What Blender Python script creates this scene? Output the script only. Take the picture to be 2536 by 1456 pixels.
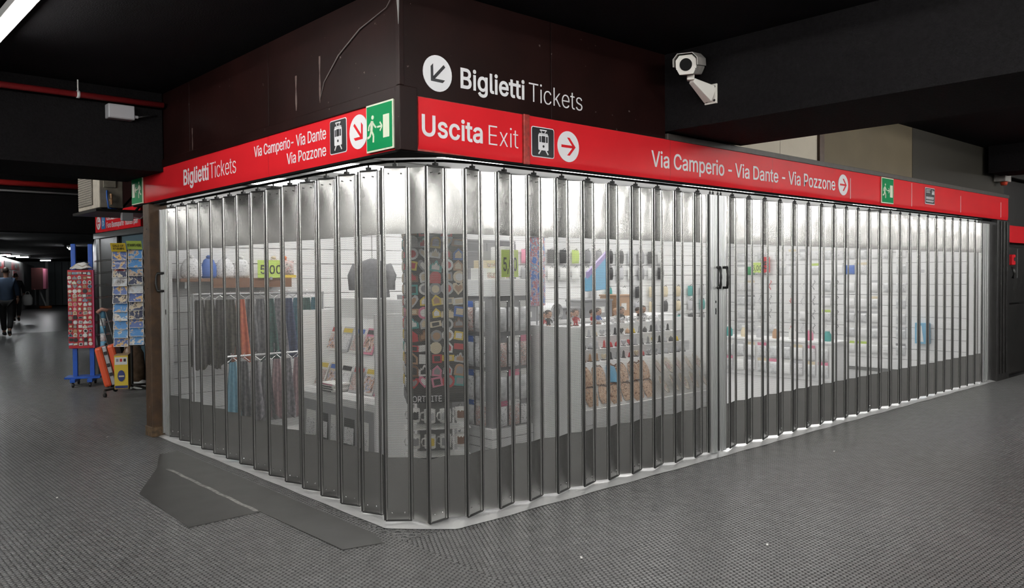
import bpy, bmesh, math, random
from math import sin, cos, pi, radians, sqrt, atan2
from mathutils import Vector, Matrix, Euler
for _o in list(bpy.data.objects): bpy.data.objects.remove(_o)
random.seed(7)
SC = bpy.context.scene
COL = SC.collection

# ------------------------------------------------------------------ camera, world, exposure
cam_d = bpy.data.cameras.new('camera'); cam = bpy.data.objects.new('camera', cam_d); COL.objects.link(cam)
cam_d.sensor_width = 36.0; cam_d.lens = 36.0*2015.0/2536.0; cam_d.clip_start = .05; cam_d.clip_end = 200
_yaw, _pit, _rol = radians(47.9), radians(-1.28), radians(0.47)
_f0 = Vector((cos(_yaw), sin(_yaw), 0)); _r0 = Vector((sin(_yaw), -cos(_yaw), 0)); _u0 = Vector((0, 0, 1))
_fw = _f0*cos(_pit)+_u0*sin(_pit); _up = _u0*cos(_pit)-_f0*sin(_pit)
_r = _r0*cos(_rol)-_up*sin(_rol); _u = _up*cos(_rol)+_r0*sin(_rol)
_m = Matrix((( _r.x, _u.x, -_fw.x), (_r.y, _u.y, -_fw.y), (_r.z, _u.z, -_fw.z))).to_4x4()
_m.translation = Vector((-2.79, -4.07, 1.6)); cam.matrix_world = _m
SC.camera = cam
w = bpy.data.worlds.new('world'); SC.world = w; w.use_nodes = True
w.node_tree.nodes['Background'].inputs[0].default_value = (.9, .95, 1, 1)
w.node_tree.nodes['Background'].inputs[1].default_value = 0.012
SC.view_settings.view_transform = 'Standard'; SC.view_settings.look = 'None'
SC.view_settings.exposure = 0.0; SC.view_settings.gamma = 1.0; SC.view_settings.use_curve_mapping = False
SC.cycles.use_denoising = True
SC.cycles.max_bounces = 7; SC.cycles.diffuse_bounces = 4; SC.cycles.glossy_bounces = 4; SC.cycles.transparent_max_bounces = 14
SC.cycles.sample_clamp_indirect = 6.0; SC.cycles.caustics_reflective = False; SC.cycles.caustics_refractive = False
E_OUT = 82.0      # corridor fluorescent tubes
E_IN = 7.4        # shop ceiling light panels
E_FAR = 130.0

# ------------------------------------------------------------------ materials
MATS = {}
def nt(m): return m.node_tree.nodes, m.node_tree.links
def mat(name, col, rough=.5, metal=0., var=0., vscale=8., bump=0., bscale=60., spec=None, col2=None, emis=None, coat=0.):
    if name in MATS: return MATS[name]
    m = bpy.data.materials.new(name); m.use_nodes = True; N, L = nt(m)
    b = N['Principled BSDF']
    c = (*col, 1)
    b.inputs['Base Color'].default_value = c; b.inputs['Roughness'].default_value = rough; b.inputs['Metallic'].default_value = metal
    if spec is not None: b.inputs['Specular IOR Level'].default_value = spec
    if coat: b.inputs['Coat Weight'].default_value = coat; b.inputs['Coat Roughness'].default_value = .12
    if emis: b.inputs['Emission Color'].default_value = c; b.inputs['Emission Strength'].default_value = emis
    if var or bump:
        tc = N.new('ShaderNodeTexCoord')
    if var:
        n = N.new('ShaderNodeTexNoise'); n.inputs['Scale'].default_value = vscale; n.inputs['Detail'].default_value = 6
        L.new(tc.outputs['Object'], n.inputs['Vector'])
        r = N.new('ShaderNodeValToRGB'); r.color_ramp.elements[0].position = .35; r.color_ramp.elements[1].position = .68
        d = col2 if col2 else tuple(max(0, x*(1-var)) for x in col)
        r.color_ramp.elements[0].color = (*d, 1); r.color_ramp.elements[1].color = c
        L.new(n.outputs['Fac'], r.inputs['Fac']); L.new(r.outputs['Color'], b.inputs['Base Color'])
    if bump:
        n2 = N.new('ShaderNodeTexNoise'); n2.inputs['Scale'].default_value = bscale; n2.inputs['Detail'].default_value = 4
        L.new(tc.outputs['Object'], n2.inputs['Vector'])
        bp = N.new('ShaderNodeBump'); bp.inputs['Strength'].default_value = bump; bp.inputs['Distance'].default_value = .01
        L.new(n2.outputs['Fac'], bp.inputs['Height']); L.new(bp.outputs['Normal'], b.inputs['Normal'])
    MATS[name] = m; return m

def perforated(name, pitch=.0078, rad=.40):
    m = bpy.data.materials.new(name); m.use_nodes = True; N, L = nt(m)
    b = N['Principled BSDF']; b.inputs['Base Color'].default_value = (.24, .24, .235, 1); b.inputs['Metallic'].default_value = .9; b.inputs['Roughness'].default_value = .36
    tc = N.new('ShaderNodeTexCoord')
    def vm(op, a, *vals):
        n = N.new('ShaderNodeVectorMath'); n.operation = op; L.new(a, n.inputs[0])
        for i, v in enumerate(vals): n.inputs[i+1].default_value = v
        return n
    flat = vm('MULTIPLY', tc.outputs['Object'], (1, 0, 1))
    hx, hz = pitch/2, pitch*sqrt(3)/2
    w1 = vm('WRAP', flat.outputs[0], (hx, 1, hz), (-hx, -1, -hz)); l1 = vm('LENGTH', w1.outputs[0])
    sh = vm('ADD', flat.outputs[0], (hx, 0, hz))
    w2 = vm('WRAP', sh.outputs[0], (hx, 1, hz), (-hx, -1, -hz)); l2 = vm('LENGTH', w2.outputs[0])
    mn = N.new('ShaderNodeMath'); mn.operation = 'MINIMUM'; L.new(l1.outputs['Value'], mn.inputs[0]); L.new(l2.outputs['Value'], mn.inputs[1])
    gt = N.new('ShaderNodeMath'); gt.operation = 'GREATER_THAN'; L.new(mn.outputs[0], gt.inputs[0]); gt.inputs[1].default_value = pitch*rad
    L.new(gt.outputs[0], b.inputs['Alpha'])
    MATS[name] = m; return m

def picture(name, ramp, scale=14.):
    """flat printed picture: a pale or blue upper zone over a mottled lower zone, varied per object"""
    if name in MATS: return MATS[name]
    m = bpy.data.materials.new(name); m.use_nodes = True; N, L = nt(m); b = N['Principled BSDF']; b.inputs['Roughness'].default_value = .35
    tc = N.new('ShaderNodeTexCoord'); oi = N.new('ShaderNodeObjectInfo')
    mp = N.new('ShaderNodeVectorMath'); mp.operation = 'ADD'; L.new(tc.outputs['Object'], mp.inputs[0])
    sc = N.new('ShaderNodeVectorMath'); sc.operation = 'SCALE'; L.new(oi.outputs['Location'], sc.inputs[0]); sc.inputs['Scale'].default_value = 3.7
    L.new(sc.outputs[0], mp.inputs[1])
    n = N.new('ShaderNodeTexNoise'); n.inputs['Scale'].default_value = scale; n.inputs['Detail'].default_value = 5; n.inputs['Roughness'].default_value = .7
    L.new(mp.outputs[0], n.inputs['Vector'])
    r = N.new('ShaderNodeValToRGB'); r.color_ramp.interpolation = 'CONSTANT'
    el = r.color_ramp.elements
    while len(el) < len(ramp): el.new(.5)
    for i, (p, c) in enumerate(ramp): el[i].position = p; el[i].color = (*c, 1)
    L.new(n.outputs['Fac'], r.inputs['Fac']); L.new(r.outputs['Color'], b.inputs['Base Color'])
    MATS[name] = m; return m

steel = mat('shutter steel', (.41, .41, .40), .25, 1., var=.05, vscale=3.)
_b = steel.node_tree.nodes['Principled BSDF']; _b.inputs['Anisotropic'].default_value = .3
perf = perforated('perforated steel')
alu = mat('satin aluminium', (.72, .73, .73), .33, 1.)
foil = mat('crumpled aluminium threshold', (.9, .9, .9), .3, .55, var=.1, vscale=5, bump=.25, bscale=14)
black = mat('black rubber', (.012, .012, .012), .5)
blackmetal = mat('black painted metal', (.015, .014, .013), .35, bump=.15, bscale=25)
red = mat('red enamel', (.68, .020, .028), .3, var=.06, vscale=3, spec=.08)
lipm = mat('matt black soffit', (.008, .008, .008), .9, spec=.03)
redold = mat('worn red paint', (.42, .04, .03), .45, var=.5, vscale=30)
white = mat('white lettering', (.76, .76, .78), .6, spec=.15)
brown = mat('dark brown enamel', (.0145, .0046, .0040), .42, var=.35, vscale=2.5, bump=.06, bscale=12, spec=.13)
def chips(m, scale, lo, col):
    N, L = nt(m); b = N['Principled BSDF']; src = b.inputs['Base Color'].links[0].from_socket
    tc = N.new('ShaderNodeTexCoord'); v = N.new('ShaderNodeTexNoise'); v.inputs['Scale'].default_value = scale; v.inputs['Detail'].default_value = 3; L.new(tc.outputs['Object'], v.inputs['Vector'])
    r = N.new('ShaderNodeMath'); r.operation = 'GREATER_THAN'; r.inputs[1].default_value = lo; L.new(v.outputs['Fac'], r.inputs[0])
    mx = N.new('ShaderNodeMixRGB'); L.new(r.outputs[0], mx.inputs[0]); L.new(src, mx.inputs[1]); mx.inputs[2].default_value = (*col, 1); L.new(mx.outputs[0], b.inputs['Base Color'])
chips(brown, 26, .745, (.11, .085, .08))
brownpost = mat('worn brown timber', (.075, .038, .015), .6, var=.55, vscale=9, bump=.3, bscale=40)
ceil_m = mat('black ceiling paint', (.006, .0055, .0066), .9, bump=.3, bscale=90, spec=.08)
beam_m = mat('charcoal rough render', (.0075, .0068, .0075), .9, var=.4, vscale=40, bump=.8, bscale=70, spec=.12)
cream = mat('cream board', (.56, .50, .40), .6, var=.08, vscale=4)
beige = mat('khaki painted board', (.125, .098, .058), .7, var=.12, vscale=3)
wallblack = mat('black wall panel', (.016, .015, .014), .35, var=.4, vscale=6, bump=.15, bscale=20)
rubber = mat('studded rubber', (.135, .135, .135), .28, var=.3, vscale=9, spec=.5)
rubber2 = mat('rubber base', (.028, .028, .029), .5, var=.3, vscale=12)
smoothrub = mat('smooth rubber sheet', (.05, .05, .048), .38, var=.35, vscale=5)
whitewall = mat('white slatwall', (.80, .80, .80), .5)
whitepaint = mat('white laminate', (.82, .82, .82), .4)
greylam = mat('grey laminate', (.30, .30, .31), .5)
groove = mat('slat groove', (.25, .25, .25), .8)
lamp_in = mat('shop lamp diffuser', (1, .99, .97), .5, emis=E_IN)
lamp_out = mat('fluorescent tube', (1, .985, .95), .5, emis=E_OUT)
lamp_far = mat('far fluorescent tube', (.95, .98, 1), .5, emis=E_FAR)
green = mat('exit sign green', (.0, .22, .07), .5, spec=.1)
paleg = mat('photoluminescent cream', (.66, .72, .56), .4)
signblack = mat('pictogram black', (.012, .013, .016), .4)
blue = mat('blue enamel steel', (.015, .11, .55), .35, var=.15, vscale=12)
chrome = mat('chrome wire', (.75, .75, .76), .2, 1.)
wirewhite = mat('white coated wire', (.75, .75, .74), .4)
clearbag = mat('silvery cellophane', (.80, .81, .82), .25, .15, var=.32, vscale=25, bump=.5, bscale=30)

# ------------------------------------------------------------------ mesh helpers
class MB:
    def __init__(s): s.v = []; s.f = []
    def quad(s, a, b, c, d):
        i = len(s.v); s.v += [a, b, c, d]; s.f.append((i, i+1, i+2, i+3)); return s
    def box(s, x0, y0, z0, x1, y1, z1, M=None):
        i = len(s.v)
        p = [(x0,y0,z0),(x1,y0,z0),(x1,y1,z0),(x0,y1,z0),(x0,y0,z1),(x1,y0,z1),(x1,y1,z1),(x0,y1,z1)]
        if M is not None: p = [tuple(M @ Vector(q)) for q in p]
        s.v += p
        s.f += [tuple(i+k for k in q) for q in ((0,3,2,1),(4,5,6,7),(0,1,5,4),(1,2,6,5),(2,3,7,6),(3,0,4,7))]; return s
    def cbox(s, c, d, M=None):
        return s.box(c[0]-d[0]/2, c[1]-d[1]/2, c[2]-d[2]/2, c[0]+d[0]/2, c[1]+d[1]/2, c[2]+d[2]/2, M)
    def tube(s, pts, r, n=8, caps=True):
        pts = [Vector(p) for p in pts]; rings = []
        rr = r if isinstance(r, (list, tuple)) else [r]*len(pts)
        for k, p in enumerate(pts):
            t = (pts[min(k+1, len(pts)-1)]-pts[max(k-1, 0)]).normalized()
            a = t.cross(Vector((0, 0, 1)))
            if a.length < .05: a = t.cross(Vector((1, 0, 0)))
            a.normalize(); b = t.cross(a)
            i = len(s.v); rings.append(i)
            for j in range(n):
                q = p+(a*cos(2*pi*j/n)+b*sin(2*pi*j/n))*rr[k]; s.v.append(tuple(q))
        for k in range(len(rings)-1):
            for j in range(n):
                s.f.append((rings[k]+j, rings[k]+(j+1) % n, rings[k+1]+(j+1) % n, rings[k+1]+j))
        if caps:
            s.f.append(tuple(rings[0]+j for j in reversed(range(n)))); s.f.append(tuple(rings[-1]+j for j in range(n)))
        return s
    def lathe(s, prof, n=14, c=(0, 0, 0), sx=1., sy=1.):
        """profile of (radius, z)"""
        rings = []
        for r, z in prof:
            i = len(s.v); rings.append(i)
            for j in range(n): s.v.append((c[0]+r*sx*cos(2*pi*j/n), c[1]+r*sy*sin(2*pi*j/n), c[2]+z))
        for k in range(len(rings)-1):
            for j in range(n): s.f.append((rings[k]+j, rings[k]+(j+1) % n, rings[k+1]+(j+1) % n, rings[k+1]+j))
        s.f.append(tuple(rings[0]+j for j in reversed(range(n)))); s.f.append(tuple(rings[-1]+j for j in range(n)))
        return s
    def poly(s, pts, y0, y1):
        """outline in the x-z plane (counter-clockwise seen from -y) extruded from y0 (front) to y1 (back)"""
        n = len(pts); i = len(s.v)
        s.v += [(x, y0, z) for x, z in pts]+[(x, y1, z) for x, z in pts]
        s.f.append(tuple(i+k for k in range(n))); s.f.append(tuple(i+n+k for k in reversed(range(n))))
        for k in range(n): s.f.append((i+k, i+n+k, i+n+(k+1) % n, i+(k+1) % n))
        return s
    def disc(s, cx, cz, r, y0, y1, n=24, rx=None):
        return s.poly([(cx+(rx or r)*cos(2*pi*k/n), cz+r*sin(2*pi*k/n)) for k in range(n)], y0, y1)
    def stroke(s, pts, wd, y0, y1):
        for (ax, az), (bx, bz) in zip(pts[:-1], pts[1:]):
            d = Vector((bx-ax, bz-az)).normalized(); n = Vector((-d.y, d.x))*wd/2; e = d*wd*.0
            s.poly([(ax-n.x-e.x, az-n.y-e.y), (bx-n.x+e.x, bz-n.y+e.y), (bx+n.x+e.x, bz+n.y+e.y), (ax+n.x-e.x, az+n.y-e.y)], y0, y1)
        return s
    def prism(s, pts, z0, z1):
        n = len(pts); i = len(s.v)
        s.v += [(x, y, z0) for x, y in pts]+[(x, y, z1) for x, y in pts]
        s.f.append(tuple(i+k for k in reversed(range(n)))); s.f.append(tuple(i+n+k for k in range(n)))
        for k in range(n): s.f.append((i+k, i+(k+1) % n, i+n+(k+1) % n, i+n+k))
        return s
    def grid(s, nx, ny, fn):
        i = len(s.v)
        for b in range(ny+1):
            for a in range(nx+1): s.v.append(tuple(fn(a/nx, b/ny)))
        for b in range(ny):
            for a in range(nx):
                q = i+b*(nx+1)+a; s.f.append((q, q+1, q+nx+2, q+nx+1))
        return s
    def mesh(s, name, smooth=False, bevel=0.):
        m = bpy.data.meshes.new(name); m.from_pydata([tuple(p) for p in s.v], [], s.f)
        bm = bmesh.new(); bm.from_mesh(m)
        bmesh.ops.recalc_face_normals(bm, faces=bm.faces) if not smooth == 'keep' else None
        if bevel: bmesh.ops.bevel(bm, geom=[e for e in bm.edges if e.calc_length() > bevel*2.2], offset=bevel, segments=2, affect='EDGES', profile=.5, clamp_overlap=True)
        bm.to_mesh(m); bm.free()
        if smooth: 
            for p in m.polygons: p.use_smooth = True
        m.update(); return m

def obj(name, me, mt=None, parent=None, loc=(0, 0, 0), rot=(0, 0, 0), scale=None):
    o = bpy.data.objects.new(name, me); COL.objects.link(o)
    if parent is not None: o.parent = parent
    o.location = loc; o.rotation_euler = rot
    if scale is not None: o.scale = scale if isinstance(scale, (tuple, list)) else (scale,)*3
    if mt is not None and me is not None:
        if len(me.materials) == 0: me.materials.append(mt)
        elif me.materials[0] != mt:
            o.material_slots[0].link = 'OBJECT'; o.material_slots[0].material = mt
    return o
def tag(o, label, cat, group=None, kind=None):
    o['label'] = label; o['category'] = cat
    if group: o['group'] = group
    if kind: o['kind'] = kind
    return o
def thing(name, label, cat, loc=(0, 0, 0), rz=0, group=None, rot=None):
    o = bpy.data.objects.new(name, None); COL.objects.link(o); o.empty_display_size = .05
    o.location = loc; o.rotation_euler = rot if rot else (0, 0, rz)
    return tag(o, label, cat, group)
def struct(name, me, mt, loc=(0, 0, 0), rot=(0, 0, 0), label=None):
    o = obj(name, me, mt, None, loc, rot); o['kind'] = 'structure'
    if label: o['label'] = label
    return o
def bx(x0, y0, z0, x1, y1, z1, name='box', bevel=0.): return MB().box(x0, y0, z0, x1, y1, z1).mesh(name, bevel=bevel)

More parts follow.
